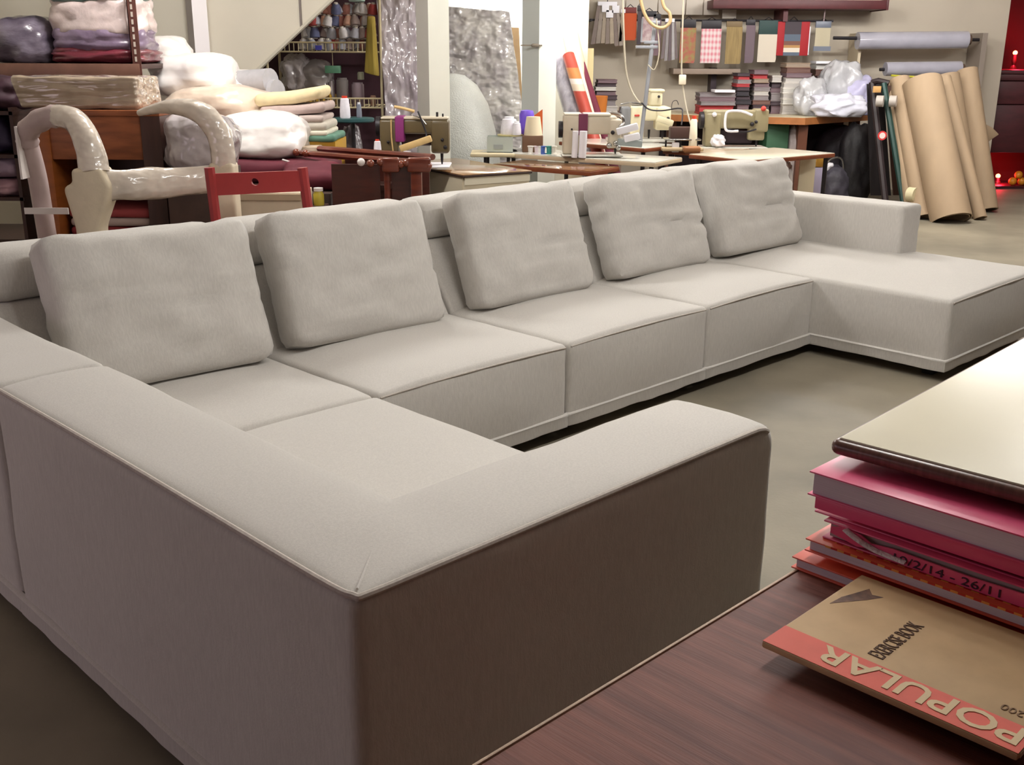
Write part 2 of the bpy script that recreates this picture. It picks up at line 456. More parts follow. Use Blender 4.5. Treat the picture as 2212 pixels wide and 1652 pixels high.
# --- corner unit
m = smod('corner sofa unit at the left with a side arm and headrest', SX0, SYF)
armblock(m, SX0, SX0+WA, SYF+.006, SYB, ZB, 21)
seat(m, SX0+WA, SX1, SYF+.006, 3.66, 22, crown=.02, sides='')
back(m, SX0+WA, SX1, 23)
hem(m, [(SX0, SYB), (SX0, SYF)], 2)
feet(m, [(SX0+.08, SYF+.1), (SX1-.1, SYF+.1), (SX0+.08, SYB-.1), (SX1-.1, SYB-.1)])
# --- three armless units
for k, (xa, xb, lab) in enumerate([(SX1, SX2, 'armless sofa unit next to the corner, partly hidden by the near return'), (SX2, SX3, 'armless sofa unit in the middle of the long row'), (SX3, SX4, 'armless sofa unit next to the chaise')]):
    m = smod(lab, xa, SYF)
    seat(m, xa, xb, SYF, 3.66, 31+k)
    back(m, xa, xb, 41+k)
    hem(m, [(xa+.002, SYF+.01), (xa+.006, SYF), (xb-.006, SYF), (xb-.002, SYF+.01)], 3+k)
    feet(m, [(xa+.1, SYF+.12), (xb-.1, SYF+.12), (xa+.1, SYB-.1), (xb-.1, SYB-.1)])
# --- chaise
m = smod('chaise sofa unit at the far right end with a short arm', SX4, SYC)
seat(m, SX4, SX5, SYC, 3.66, 51, crown=.022, sides='fl')
armblock(m, SX5-.235, SX5-.002, SYF-.01, SYB, .700, 52, .026)
back(m, SX4, SX5-.24, 53)
hem(m, [(SX4, SYF+.6), (SX4, SYC), (SX5, SYC), (SX5, SYB)], 7)
feet(m, [(SX4+.12, SYC+.12), (SX5-.12, SYC+.12), (SX4+.12, SYB-.1), (SX5-.12, SYB-.1)])
# --- loose cushions leaning on the backs
CUSH = [(1.31, 2.085, .555, 'loose cushion at the left end leaning in the sofa corner', .03), (2.175, 2.945, .55, 'loose cushion second from the left on the long row', .03),
        (3.155, 3.925, .55, 'loose cushion third from the left, in the middle of the row', .05), (4.105, 4.905, .545, 'loose cushion fourth from the left, second from the chaise arm', .07), (5.045, 5.865, .545, 'loose cushion at the right end beside the chaise arm', .06)]
for k, (xa, xb, h, lab, cr) in enumerate(CUSH):
    bm = pillow(xb-xa, h, .20, .052, k+1, .026, .014, crease=cr*.35)
    y = 3.435
    o = one('sofa_cushion', bm, FAB, lab, 'cushion', sofa_pt((xa+xb)/2, y, .425), (math.radians(-20.5), 0, 0), 'loose cushions along the sofa', ang=75)
    o.rotation_mode = 'XYZ'
    R = Matrix.Rotation(YAW, 4, 'Z') @ Matrix.Rotation(math.radians(-20.5), 4, 'X') @ Matrix.Rotation(math.radians([1.2, 1., .2, .6, .8][k]), 4, 'Y')
    o.rotation_euler = R.to_euler()
# ------------------------------------------------------------------ desk, counter table, books (sofa axes)
ZD = .88
WOODR = M('desk_wood', (88, 42, 33), rough=.6, c2=(116, 64, 51), scale=9, stretch=(7, .45, 1), bump=.12, bscale=30, bstretch=(14, .5, 1), detail=7, spec=.3)
d = thing('desk', 'reddish brown wooden desk in the near right corner', 'desk', sofa_pt(0, 0, 0), YAW)
ob('desk_top', b2(nb(), -.45, 1.82, -.35, .653, ZD-.035, ZD, .003), WOODR, d)
ob('edge_band', b2(nb(), -.45, 1.82, .6535, .6575, ZD-.034, ZD+.0008, .001), M('worn_edge', (188, 158, 134), rough=.6, var=.15, scale=30), d)
ob('front_panel', b2(nb(), -.38, 1.75, .56, .58, .12, ZD-.035), WOODR, d)
for x, y in [(-.40, .60), (1.77, .60), (-.40, -.30), (1.77, -.30)]:
    ob('leg', b2(nb(), x-.03, x+.03, y-.03, y+.03, 0, ZD-.035, .004), WOODR, d)
ZT = 1.05
t = thing('counter_table', 'raised table with pale glass top and dark rounded edge over the books', 'table', sofa_pt(1.268, .666, 0), YAW+math.radians(2.5))
TW, TD = 1.7, .95
bm = prism([(0, 0), (TW, 0), (TW, -TD), (0, -TD)], ZT-.024, ZT-.003); bevel(bm, .012, 4, lambda e: abs(e.verts[0].co.z-e.verts[1].co.z) > .01); bevel(bm, .009, 4, lambda e: e.calc_face_angle(0) > .9)
ob('table_top', bm, M('dark_edge_wood', (104, 72, 62), rough=.28, var=.2, scale=20, stretch=(1, 8, 1)), t)
ob('glass_top', b2(nb(), .010, TW-.01, -TD+.01, -.010, ZT-.004, ZT, .0015), M('pale_glass_top', (214, 206, 178), rough=.34, var=.04, scale=3, spec=.4), t)
for x, y in [(.62, -.06), (TW-.06, -.06), (.62, -TD+.06), (TW-.06, -TD+.06)]:
    ob('leg', b2(nb(), x-.022, x+.022, y-.022, y+.022, 0, ZT-.023, .003), M('dark_edge_wood'), t)
# exercise book slid between the two lowest notebooks
KR = M('kraft_cover', (196, 164, 122), rough=.7, var=.05, scale=25)
e = thing('exercise_book', 'kraft exercise book with orange band poking out under the pile', 'book', sofa_pt(.962, .564, .8975), YAW)
EW, EH = .235, .288
ob('cover', b2(nb(), 0, EW, -EH, 0, .0, .0085, .0025), KR, e)
ob('pages', b2(nb(), .006, EW+.0005, -EH-.0005, .0005, .0015, .0070), M('aged_paper', (206, 182, 150), rough=.9), e)
OR = M('orange_print', (214, 84, 62), rough=.65, var=.05, scale=30)
ob('orange_band', b2(nb(), .0015, .050, -EH+.0005, -.0005, .0084, .0088), OR, e)
pt = put_text('POPULAR', .0475, M('band_letters', (214, 190, 150), rough=.7), e, (.0445, -EH+.004, .0090), (0, 1, 0), (-1, 0, 0), sx=1.10, off=.0008)
put_text('EXERCISE BOOK', .027, M('print_dark', (92, 66, 50), rough=.8), e, (.062, -.1165, .0088), (1, 0, 0), (0, 1, 0), sx=.52)
put_text('200', .016, M('print_faint', (130, 102, 74), rough=.8), e, (.0745, -.268, .0088), (0, 1, 0), (-1, 0, 0), sx=1.0)
nib = [(.135, -.010), (.150, -.020), (.175, -.037), (.197, -.049), (.193, -.036), (.205, -.026), (.185, -.020), (.160, -.012)]
ob('printed_nib', prism([(x, y) for x, y in nib], .0083, .0088), M('print_brown', (74, 46, 36), c2=(120, 84, 62), scale=60), e, smooth=False)
PAGE = M('white_pages', (214, 206, 216), rough=.9, var=.08, scale=40, stretch=(.2, .2, 30))
def notebook(label, x, y, z, w, l, h, cov, ct=.0022, spine=False, group=None, rz=0.):
    o = thing('notebook', label, 'book', sofa_pt(x, y, z), YAW+rz, group)
    ob('back_cover', b2(nb(), 0, w, -l, 0, 0, ct, .0006), cov, o)
    ob('front_cover', b2(nb(), 0, w, -l, 0, h-ct, h, .0006), cov, o)
    ob('pages', b2(nb(), .005, w-.004, -l+.005, -.005, ct, h-ct), PAGE, o)
    ob('spine', b2(nb(), w-.003, w, -l, 0, ct, h-ct), cov, o)
    return o
ORC = M('orange_cover', (222, 92, 66), rough=.35, var=.04, scale=30)
PKC = M('pink_cover', (226, 84, 128), rough=.32, var=.03, scale=10)
def gingham():
    m = bpy.data.materials.new('gingham_cover'); m.use_nodes = True; nt = m.node_tree
    b = nt.nodes['Principled BSDF']; b.inputs['Roughness'].default_value = .4
    tc = nt.nodes.new('ShaderNodeTexCoord'); ck = nt.nodes.new('ShaderNodeTexChecker'); ck.inputs['Scale'].default_value = 105
    ck.inputs['Color1'].default_value = (*lin((196, 44, 30)), 1); ck.inputs['Color2'].default_value = (*lin((232, 150, 70)), 1)
    nt.links.new(tc.outputs['Object'], ck.inputs['Vector']); nt.links.new(ck.outputs['Color'], b.inputs['Base Color'])
    return m
GING = gingham()
notebook('orange hardcover notebook at the bottom of the pile', 1.193, .664, ZD, .21, .33, .0172, ORC)
o = notebook('orange gingham notebook second from the bottom of the pile', 1.203, .652, .9068, .20, .33, .0185, ORC)
ob('gingham_band', b2(nb(), .014, .19, -.325, -.035, .0180, .0190), GING, o)
ob('gingham_edge', b2(nb(), -.0008, .0005, -.32, -.03, .0158, .0188), GING, o)
# two pink files
def pinkfile(label, x, y, z, h, torn):
    o = thing('box_file', label, 'file', sofa_pt(x, y, z), YAW)
    w, l = .235, .34
    ob('board', b2(nb(), 0, w, -l, 0, h-.0025, h, .001), PKC, o)
    ob('board', b2(nb(), 0, w, -l, 0, 0, .0025, .001), PKC, o)
    if torn:
        ob('papers', b2(nb(), .006, w-.01, -l+.01, -.008, .004, h-.004), M('grey_papers', (176, 160, 158), rough=.9, var=.1, scale=30, stretch=(.3, .3, 20)), o)
        bm = prism([(-.012, h-.006), (-.03, h-.001), (-.055, h-.004), (-.07, h-.011), (-.10, h-.008), (-.20, h-.010), (-l, h-.006), (-l, .001), (-.16, .001), (-.10, .0035), (-.07, .008), (-.05, .005), (-.03, .009), (-.012, .012)], -.0015, .001, 'X')
        sp = ob('spine', bm, PKC, o, smooth=False)
        put_text('10/2/14 - 26/11', .0150, M('ink', (60, 12, 40), rough=.6), sp, (-.0019, -.098, .0036), (0, -1, 0), (0, 0, 1), sx=1.55)
        ob('tape', warp(tube(nb(), smooth_path([(-.004, -.034, h-.002), (-.007, -.052, h-.008), (-.005, -.078, h-.016), (-.004, -.12, h-.019)], 4), [.006]*13, 8, .35), lambda c: c), M('clear_tape', (236, 230, 236), rough=.12, coat=1., spec=.8, bump=.5, bscale=150), o)
    else:
        sp = ob('spine', b2(nb(), -.001, .0015, -l, 0, .006, h, .0008), PKC, o)
    return o
pinkfile('torn pink file with a handwritten date on its spine', 1.220, .637, .9255, .0265, True)
pinkfile('plain pink file just under the topmost notebook', 1.233, .659, .9522, .0255, False)
notebook('thick pink hardcover notebook on top of the pile', 1.224, .667, .9782, .21, .33, .0345, PKC)
# ------------------------------------------------------------------ storage side (left)
WBROWN = M('brown_wood', (122, 66, 34), rough=.45, c2=(148, 84, 46), scale=5, stretch=(1, 1, 6), bump=.05)
DBROWN = M('dark_brown_wood', (62, 34, 26), rough=.5, var=.15, scale=6, stretch=(6, 1, 1))
RUST = M('brown_angle_steel', (96, 58, 50), rough=.55, metal=.2, var=.12, scale=20)
PLW = M('white_plastic_sack', (246, 240, 236), rough=.4, var=.03, scale=5, bump=.6, bscale=9, coat=.25, bdist=.035)
PLT = M('cream_plastic_sack', (226, 206, 186), rough=.32, var=.08, scale=5, bump=.7, bscale=10, coat=.35, bdist=.035)
PLG = M('grey_plastic_sack', (176, 168, 170), rough=.22, var=.12, scale=7, bump=.9, bscale=12, coat=.6, bdist=.04)
FILM = M('crinkled_film', (168, 150, 130), rough=.16, var=.12, scale=10, bump=.8, bscale=11, bstretch=(.4, 1, 2.4), coat=.9, bdist=.035)
FOAM = M('wrapping_foam', (212, 198, 172), rough=.55, var=.05, scale=12, bump=.1, bscale=60)
FOAMP = M('film_over_foam', (218, 206, 192), rough=.20, var=.06, scale=14, bump=.45, bscale=15, bstretch=(1, 1, 1.6), coat=.8, bdist=.025)
TAPE = M('white_tape', (226, 218, 214), rough=.5)
# slotted angle rack with one shelf
rk = thing('storage_rack', 'brown slotted angle rack with a shelf of plastic sacks', 'rack', (0, 0, 0))
RY = 6.6
q = px(298, 140, RY); RX = q.x; SZ = px(150, 137, RY).z
bm = nb(); b2(bm, RX-.035, RX-.030+.0, RY, RY+.05, 0, 3.1); b2(bm, RX-.035, RX+.02, RY, RY+.005, 0, 3.1)
po = ob('post', bm, RUST, rk, smooth=False)
SLOT = M('slot_light', (196, 184, 172), rough=.6)
bm0 = b2(nb(), -.006, .006, -.0015, .0015, -.014, .014)
slot0 = None
for k in range(46):
    z = .15 + k*.045 + 1.0*(k >= 0)*.0
    z = 1.20 + k*.042
    if slot0 is None:
        slot0 = ob('slot', bm0, SLOT, po, (RX-.008, RY-.001, z), smooth=False); 
    else:
        c = slot0.copy(); col.objects.link(c); c.location = (RX-.008, RY-.001, z)
for x, y in [(RX-1.7, RY), (RX-.22, RY+.6), (RX-1.7, RY+.6)]:
    ob('post', b2(nb(), x-.025, x+.025, y, y+.005, 0, 3.1), RUST, rk, smooth=False)
ob('shelf_beam', b2(nb(), RX-1.75, RX+.01, RY-.006, RY, SZ-.085, SZ, .002), M('beam_brown', (112, 78, 64), rough=.5, var=.1, scale=10), rk)
ob('shelf_board', b2(nb(), RX-1.75, RX+.01, RY, RY+.62, SZ-.03, SZ-.002), DBROWN, rk)
ob('shelf_board', b2(nb(), RX-1.75, RX+.01, RY, RY+.62, .38, .41), DBROWN, rk)
def sack(label, u0, v0, u1, v1, Y, dep, mat, seed, zbase=None, amp=.14, freq=2.2, crease=.06, p=2.8, name='plastic_sack', group='sacks in the storage corner', rz=0., cat='sack'):
    x0, x1, z0, z1 = pb(u0, v0, u1, v1, Y)
    if zbase is not None: z0 = zbase
    return one(name, blob(x1-x0, dep, z1-z0, seed, amp, freq, crease, p), mat, label, cat, ((x0+x1)/2, Y+dep/2, z0), (0, 0, rz), group, ang=80)
SK1 = M('sack_dark_cloth', (88, 78, 92), rough=.25, c2=(142, 132, 146), scale=4, bump=.7, bscale=12, coat=.6, stretch=(1, 1, 2.5))
SK2 = M('sack_bluish', (120, 116, 150), rough=.22, c2=(178, 172, 186), scale=4, bump=.7, bscale=12, coat=.6)
SK3 = M('sack_mauve', (104, 84, 116), rough=.25, c2=(160, 140, 150), scale=5, bump=.7, bscale=12, coat=.6)
sack('dark grey sack of cloth at the left end of the shelf', -40, 30, 92, 137, 6.62, .5, SK1, 1, SZ)
sack('bluish plastic sack squeezed on top of the dark one', -60, -30, 88, 34, 6.64, .5, SK2, 2, SZ+.40)
# bag with layered cloth inside
x0, x1, z0, z1 = pb(96, 0, 292, 136, 6.62)
bg = thing('layered_cloth_sack', 'clear sack of folded cloth, white and teal over red, on the shelf', 'sack', ((x0+x1)/2, 6.88, SZ), 0, 'sacks in the storage corner')
w = x1-x0
lay = [((112, 44, 56), .0, .09, 1.0), ((128, 110, 132), .06, .15, .98), ((212, 194, 190), .16, .22, .99), ((92, 116, 110), .34, .10, .96), ((192, 192, 192), .40, .20, .90)]
for k, (c, zb, hh, sc_) in enumerate(lay):
    b = blob(w*sc_, .5, hh*1.15, 11+k, .10, 2.4, .05, 4.0); 
    ob('folded_cloth', b, M('bagcloth%d' % k, c, rough=.3, var=.15, scale=8, bump=.5, bscale=16, coat=.5), bg, (0, 0, zb), ang=80)
# wooden cabinet with the film wrapped box on top
CY0 = 5.75
x0, x1, z0, z1 = pb(82, 238, 345, 480, CY0)
cab = thing('wooden_cabinet', 'low brown wooden cabinet under the film wrapped box', 'cabinet', (0, 0, 0))
cx0, cx1, cz = pb(82, 238, 343, 300, CY0)[0], px(343, 238, CY0).x, px(200, 238, CY0).z
zo = px(200, 345, CY0).z
ob('top', b2(nb(), cx0, cx1, CY0, CY0+.5, cz-.03, cz, .003), WBROWN, cab)
ob('drawer_front', b2(nb(), cx0+.04, px(300, 240, CY0).x, CY0+.01, CY0+.03, zo, cz-.03, .002), WBROWN, cab)
ob('side_panel', b2(nb(), cx0, cx0+.06, CY0, CY0+.5, 0, cz-.03, .002), M('orange_brown_wood', (136, 74, 30), rough=.45, var=.12, scale=5, stretch=(1, 1, 6)), cab)
ob('side_panel', b2(nb(), px(300, 240, CY0).x, cx1, CY0, CY0+.5, 0, cz-.03, .002), DBROWN, cab)
ob('back_panel', b2(nb(), cx0+.06, cx1-.06, CY0+.47, CY0+.49, 0, cz-.03), DBROWN, cab)
ob('shelf', b2(nb(), cx0+.06, px(300, 240, CY0).x, CY0+.02, CY0+.47, .55, .57), DBROWN, cab)
ob('shelf', b2(nb(), cx0+.06, px(300, 240, CY0).x, CY0+.02, CY0+.47, .1, .12), DBROWN, cab)
# red and pale folded papers in the open shelf
for k, (c, lab) in enumerate([((126, 34, 36), 'dark red folded cloth in the open cabinet shelf'), ((176, 158, 150), 'pale folded cloth in the open cabinet shelf'), ((150, 60, 62), 'faded red folded cloth at the top of the cabinet shelf')]):
    bm = b2(nb(), cx0+.09, cx1-.12, CY0+.06, CY0+.44, .57+.05*k, .57+.05*k+.048, .02, 3); slices(bm, .1); wobble(bm, .008, 6, k)
    one('folded_cloth', bm, M('cab_cloth%d' % k, c, rough=.8), lab, 'cloth', group='cloths in the wooden cabinet')
bm = b2(nb(), cx0+.10, cx0+.26, CY0+.05, CY0+.3, .121, .42, .02, 3)
one('carrier_bag', bm, M('lilac_bag', (120, 104, 128), rough=.2, var=.2, scale=8, bump=.6, bscale=20, coat=.6), 'shiny lilac carrier bag at the foot of the wooden cabinet', 'bag')
x0, x1, z0, z1 = pb(40, 166, 291, 237, CY0+.04)
bm = b2(nb(), x0, x1, CY0+.05, CY0+.45, cz+.001, z1, .02, 3); slices(bm, .05)
warp(bm, lambda c: Vector((c.x + (.05*(c.z-cz)/.2 if c.x < (x0+x1)/2-.3 else 0)*-.6, c.y, c.z))); wobble(bm, .012, 9, 4)
wb = one('wrapped_box', bm, FILM, 'long box wrapped in shiny crinkled film on the brown cabinet', 'box', ang=80)
# clutter on the far left shelves behind the chair frame
for k, (u0, v0, u1, v1, c, lab) in enumerate([(-70, 165, 36, 238, (60, 34, 46), 'dark maroon cloth bundle under the rack shelf'), (-60, 250, 22, 330, (52, 44, 70), 'dark blue cloth bundle left of the chair frame'), (-60, 335, 46, 385, (150, 130, 150), 'pale lilac cloth bundle left of the chair frame'), (-60, 388, 52, 425, (176, 140, 150), 'pinkish cloth bundle low at the left edge'), (44, 178, 60, 236, (92, 70, 168), 'small violet cloth bundle beside the wrapped box')]):
    sack(lab, u0, v0, u1, v1, 6.05 if k < 4 else 6.35, .35, M('bundle%d' % k, c, rough=.6, var=.3, scale=6), 20+k, name='cloth_bundle', group='cloth bundles at the left edge', cat='bundle')
bm = nb(); x0, x1, z0, z1 = pb(-80, 425, 70, 445, 6.0)
tb = thing('low_shelf', 'dark low shelf unit at the left edge carrying cloth bundles', 'shelf', (0, 0, 0))
for z in (px(0, 425, 6.05).z, px(0, 333, 6.05).z, px(0, 240, 6.05).z):
    ob('board', b2(nb(), x0-.1, px(52, 400, 6.05).x, 6.03, 6.45, z-.02, z-.001), DBROWN, tb, smooth=False)
for xx in (x0-.08, px(50, 400, 6.05).x):
    ob('upright', b2(nb(), xx-.02, xx, 6.03, 6.45, 0, px(0, 240, 6.05).z+.02), DBROWN, tb, smooth=False)
PZ0 = .80
sack('orange red cloth bundle beside the rack post', 290, 172, 322, 242, 6.3, .2, M('orange_cloth', (206, 84, 40), rough=.6, var=.35, scale=8), 31, PZ0, name='cloth_bundle', group=None, cat='bundle')
tag(bpy.data.objects[-1] if False else cab)
# ---------------- wrapped armchair frame
ch = thing('armchair_frame', 'armchair frame wrapped in foam and clear film', 'chair', (0, 0, 0))
A = lambda u, v, Y: px(u, v, Y)
def down(p): return Vector((p.x, p.y, 0))
f0 = A(92, 480, 5.15)
pts = smooth_path([down(f0)+Vector((.04, 0, 0)), A(97, 480, 5.15), A(80, 380, 5.12), A(60, 305, 5.08)], 4)
ob('rear_leg', tube(nb(), pts, .044, 12), M('mauve_foam', (186, 166, 164), rough=.5, var=.05, scale=10), ch)
pts = smooth_path([A(60, 310, 5.08), A(62, 280, 5.05), A(95, 256, 5.0), A(130, 250, 4.95)], 4)
ob('arm_wrap', tube(nb(), pts, [.050+.004*math.sin(i*2) for i in range(len(pts))], 12), M('mauve_foam'), ch)
pts = smooth_path([A(125, 250, 4.96), A(158, 259, 4.9), A(182, 290, 4.85), A(197, 330, 4.82), A(204, 372, 4.8)], 6)
bm = tube(nb(), pts, [.050+.018*i/len(pts) for i in range(len(pts))], 16); wobble(bm, .004, 16, 3)
ob('front_arm', bm, FOAMP, ch)
a_, b_ = A(170, 366, 4.8), A(228, 366, 4.8)
bm = prism([(A(163, 362, 4.8).x, A(163, 362, 4.8).z), (A(226, 362, 4.8).x, A(226, 360, 4.8).z), (A(247, 400, 4.8).x, A(247, 400, 4.8).z), (A(243, 428, 4.8).x, A(243, 428, 4.8).z), (A(222, 492, 4.8).x, A(222, 492, 4.8).z), (A(222, 492, 4.8).x-.01, 0), (A(172, 492, 4.8).x+.01, 0), (A(172, 485, 4.8).x, A(172, 485, 4.8).z), (A(148, 410, 4.8).x, A(148, 410, 4.8).z), (A(150, 398, 4.8).x, A(150, 398, 4.8).z), (A(165, 395, 4.8).x, A(165, 395, 4.8).z)], 4.74, 4.88, 'Y')
bevel(bm, .018, 3); ob('front_leg', bm, FOAM, ch)
pts = smooth_path([A(235, 400, 4.82), A(290, 398, 4.86), A(360, 394, 4.98), A(460, 387, 5.12)], 5)
bm = tube(nb(), pts, [.050, .047, .045, .045, .046, .048, .049, .050, .050, .049, .047, .046, .044, .043, .043, .043], 14, 1.5); wobble(bm, .006, 9, 5)
ob('seat_rail', bm, FOAMP, ch)
pts = smooth_path([A(300, 244, 5.35), A(345, 233, 5.3), A(395, 232, 5.22), A(440, 248, 5.15), A(470, 285, 5.14), A(482, 330, 5.13), A(482, 372, 5.13)], 5)
rr = [.014+.044*min(1, i/16) for i in range(len(pts))]
bm = tube(nb(), pts, rr, 16); wobble(bm, .004, 14, 6); ob('front_arm', bm, FOAMP, ch)
p0 = A(482, 350, 5.13)
ob('front_leg', b2(nb(), p0.x-.060, p0.x+.060, 5.07, 5.19, 0, p0.z, .02, 3), FOAM, ch)
q = A(100, 455, 5.09)
ob('tape_strip', b2(nb(), q.x-.10, q.x+.11, q.y-.012, q.y-.006, q.z-.015, q.z+.015), TAPE, ch, smooth=False)
q = A(63, 282, 5.03)
bm = nb(); b2(bm, q.x-.055, q.x-.045, 5.0, 5.1, q.z-.22, q.z+.02); ob('tape_strip', bm, TAPE, ch, smooth=False)
# ---------------- sack pile on a low platform
pf = thing('storage_platform', 'low dark platform under the pile of white sacks', 'platform', (0, 0, 0))
PZ = .80
ob('board', b2(nb(), -2.62, -.72, 6.25, 8.0, PZ-.03, PZ), DBROWN, pf, smooth=False)
for x in (-2.58, -.76):
    for y in (6.3, 7.9): ob('leg', b2(nb(), x-.03, x+.03, y-.03, y+.03, 0, PZ-.03), DBROWN, pf, smooth=False)
MAR = M('maroon_cloth', (92, 20, 38), rough=.75, var=.12, scale=6)
x0, x1, z0, z1 = pb(400, 340, 700, 400, 6.3)
bm = b2(nb(), x0, x1, 6.3, 7.0, PZ, PZ+.13, .05, 4); slices(bm, .08); wobble(bm, .02, 4, 3)
one('folded_drape', bm, MAR, 'folded maroon drape under the white sacks behind the red chair', 'drape', ang=80)
bm = tube(nb(), smooth_path([px(610, 345, 6.27), px(628, 352, 6.26), px(640, 372, 6.26)], 4), .006, 6)
one('white_cord', bm, TAPE, 'thin white cord lying over the maroon drape', 'cord')
bm = nb(); pillow_ = pillow(.34, .20, .12, .02, 9, .0, .006, 16, 12)
one('maroon_cushion', pillow_, MAR, 'small maroon cushion slumped by the red chair', 'cushion', (px(668, 380, 6.1).x, 6.1, px(665, 402, 6.1).z), (math.radians(-62), 0, 0))
bm = nb(); x0, x1, z0, z1 = pb(600, 402, 720, 470, 6.1)
one('packing_crate', b2(nb(), x0, x1, 6.0, 6.24, 0, z1-.03, .004), M('dark_crate', (62, 42, 34), rough=.7, var=.2, scale=8), 'dark wooden crate holding up the maroon cushion', 'crate')
Yp = 6.35
SA = [('large white sack hanging forward beside the wrapped chair arm', 440, 246, 645, 347, Yp, .75, PLW, 41, PZ+.125),
      ('grey filmy sack behind the wrapped chair arm', 340, 246, 484, 372, 5.62, .42, PLG, 42, None),
      ('cream sack in the middle of the white pile', 335, 186, 565, 262, 6.75, .7, PLT, 43, None),
      ('white sack on the right shoulder of the pile', 425, 152, 550, 230, 7.3, .6, PLW, 44, None),
      ('broad white sack high on the pile', 300, 114, 480, 210, 7.0, .7, PLW, 45, None),
      ('topmost white sack beside the rack post', 262, 76, 378, 132, 7.3, .55, PLW, 46, None),
      ('cream sack low behind the grey filmy one', 330, 240, 560, 345, 6.9, .75, PLT, 47, PZ),
      ('white sack at the back of the pile', 300, 190, 530, 345, 7.45, .5, PLW, 48, PZ)]
for k, (lab, u0, v0, u1, v1, Y, dep, mt, sd, zb) in enumerate(SA):
    sack(lab, u0, v0, u1, v1, Y, dep, mt, sd, zb, amp=.16, crease=.05, freq=1.5, p=2.9)
x0, x1, z0, z1 = pb(345, 246, 482, 372, 5.62)
one('packing_crate', b2(nb(), x0+.03, x1-.03, 5.62, 6.02, 0, z0, .004), M('dark_crate'), 'dark crate under the grey filmy sack', 'crate')
# ---------------- grey rolls and folded stack
GR = M('grey_felt', (178, 176, 180), rough=.9, var=.05, scale=20)
for k, (u0, u1, v, lab) in enumerate([(522, 585, 178, 'upper grey felt roll behind the white sacks'), (530, 600, 202, 'lower grey felt roll behind the white sacks')]):
    a, b = px(u0-60, v+6, 7.55), px(u1-6, v-2, 7.35)
    bm = tube(nb(), smooth_path([a, a.lerp(b, .5), b, b+(b-a).normalized()*.02], 4), [.085]*12+[.05], 18)
    one('felt_roll', bm, GR, lab, 'roll', group='grey felt rolls')
ST = [(205, 236, 550, 693, (232, 214, 170), 'cream folded cloth on top of the cloth stack'), (231, 252, 562, 702, (190, 170, 164), 'pinkish beige folded cloth second in the stack'), (251, 264, 575, 699, (196, 180, 172), 'thin beige folded cloth tied with a grey strip'),
      (263, 284, 584, 707, (200, 192, 178), 'thick beige folded cloth in the middle of the stack'), (283, 294, 600, 708, (222, 216, 198), 'off white folded cloth above the green one'), (293, 307, 612, 724, (92, 130, 112), 'green folded cloth low in the stack')]
sy = 6.75
xb0, xb1, zb0, zb1 = pb(612, 306, 724, 330, sy)
crt = thing('yellow_crate', 'yellow plastic crate under the stack of folded cloth', 'crate', (0, 0, 0))
YEL = M('yellow_plastic', (206, 160, 52), rough=.4)
ztop = px(650, 306, sy).z
ob('wall', b2(nb(), xb0, xb1, sy, sy+.03, PZ, ztop), YEL, crt); ob('wall', b2(nb(), xb0, xb0+.03, sy+.03, sy+.45, PZ, ztop), YEL, crt)
ob('wall', b2(nb(), xb1-.03, xb1, sy+.03, sy+.45, PZ, ztop), YEL, crt); ob('floor', b2(nb(), xb0+.03, xb1-.03, sy+.03, sy+.45, PZ, PZ+.02), YEL, crt)
z = ztop
for k in range(5, -1, -1):
    v0, v1, u0, u1, c, lab = ST[k]
    x0, x1, _, z1 = pb(u0, v0, u1, v1, sy)
    h = z1-z
    bm = b2(nb(), x0, x1, sy-.02, sy+.42, z, z+h+.004, h*.49, 4); slices(bm, .05)
    if k in (0, 1): warp(bm, lambda c_, x0=x0, x1=x1: Vector((c_.x, c_.y, c_.z+.05*((c_.x-x0)/(x1-x0))**2*(1 if k == 0 else .5))))
    wobble(bm, .006, 8, k)
    one('folded_cloth', bm, M('stack%d' % k, c, rough=.9, var=.05, scale=20), lab, 'cloth', group='stack of folded cloth', ang=80)
    z += h
q = px(650, 268, sy)
bm = tube(nb(), [px(642, 251, sy-.03), px(648, 268, sy-.035), px(662, 283, sy-.03)], .012, 6, .4)
one('cloth_tie', bm, M('tie_grey', (110, 104, 104)), 'grey strip tied round the beige folded cloths', 'strip')
bm = b2(nb(), px(636, 321, 6.6).x, px(690, 321, 6.6).x, 6.56, 6.72, PZ, px(640, 316, 6.6).z, .008); one('paper_packet', bm, M('tan_paper', (190, 172, 150), rough=.5), 'pale tan packet in front of the yellow crate', 'packet')
# ---------------- red folding chair
RED = M('red_paint', (152, 40, 40), rough=.4, var=.05, scale=10)
rc = thing('folding_chair', 'red wooden folding chair with a hole in its back rail', 'chair', (0, 0, 0))
A0, B0 = px(457, 390, 4.78), px(655, 390, 4.95)
for (uu, Yy) in ((457, 4.78), (655, 4.95)):
    tp = px(uu-5 if uu < 500 else uu-2, 362, Yy); bt = px(uu+6 if uu < 500 else uu+10, 450, Yy)
    dr = (bt-tp); bt2 = bt + dr*((bt.z)/(-dr.z))
    ob('stile', tube(nb(), [tp, bt2], .024, 8), RED, rc)
lt, rt = px(452, 375, 4.78), px(652, 368, 4.95); lb_, rb_ = px(462, 422, 4.78), px(660, 412, 4.95)
def rail(n):
    bm = nb(); N = 24; vs = {}
    ctr = (.5, .5)
    return bm
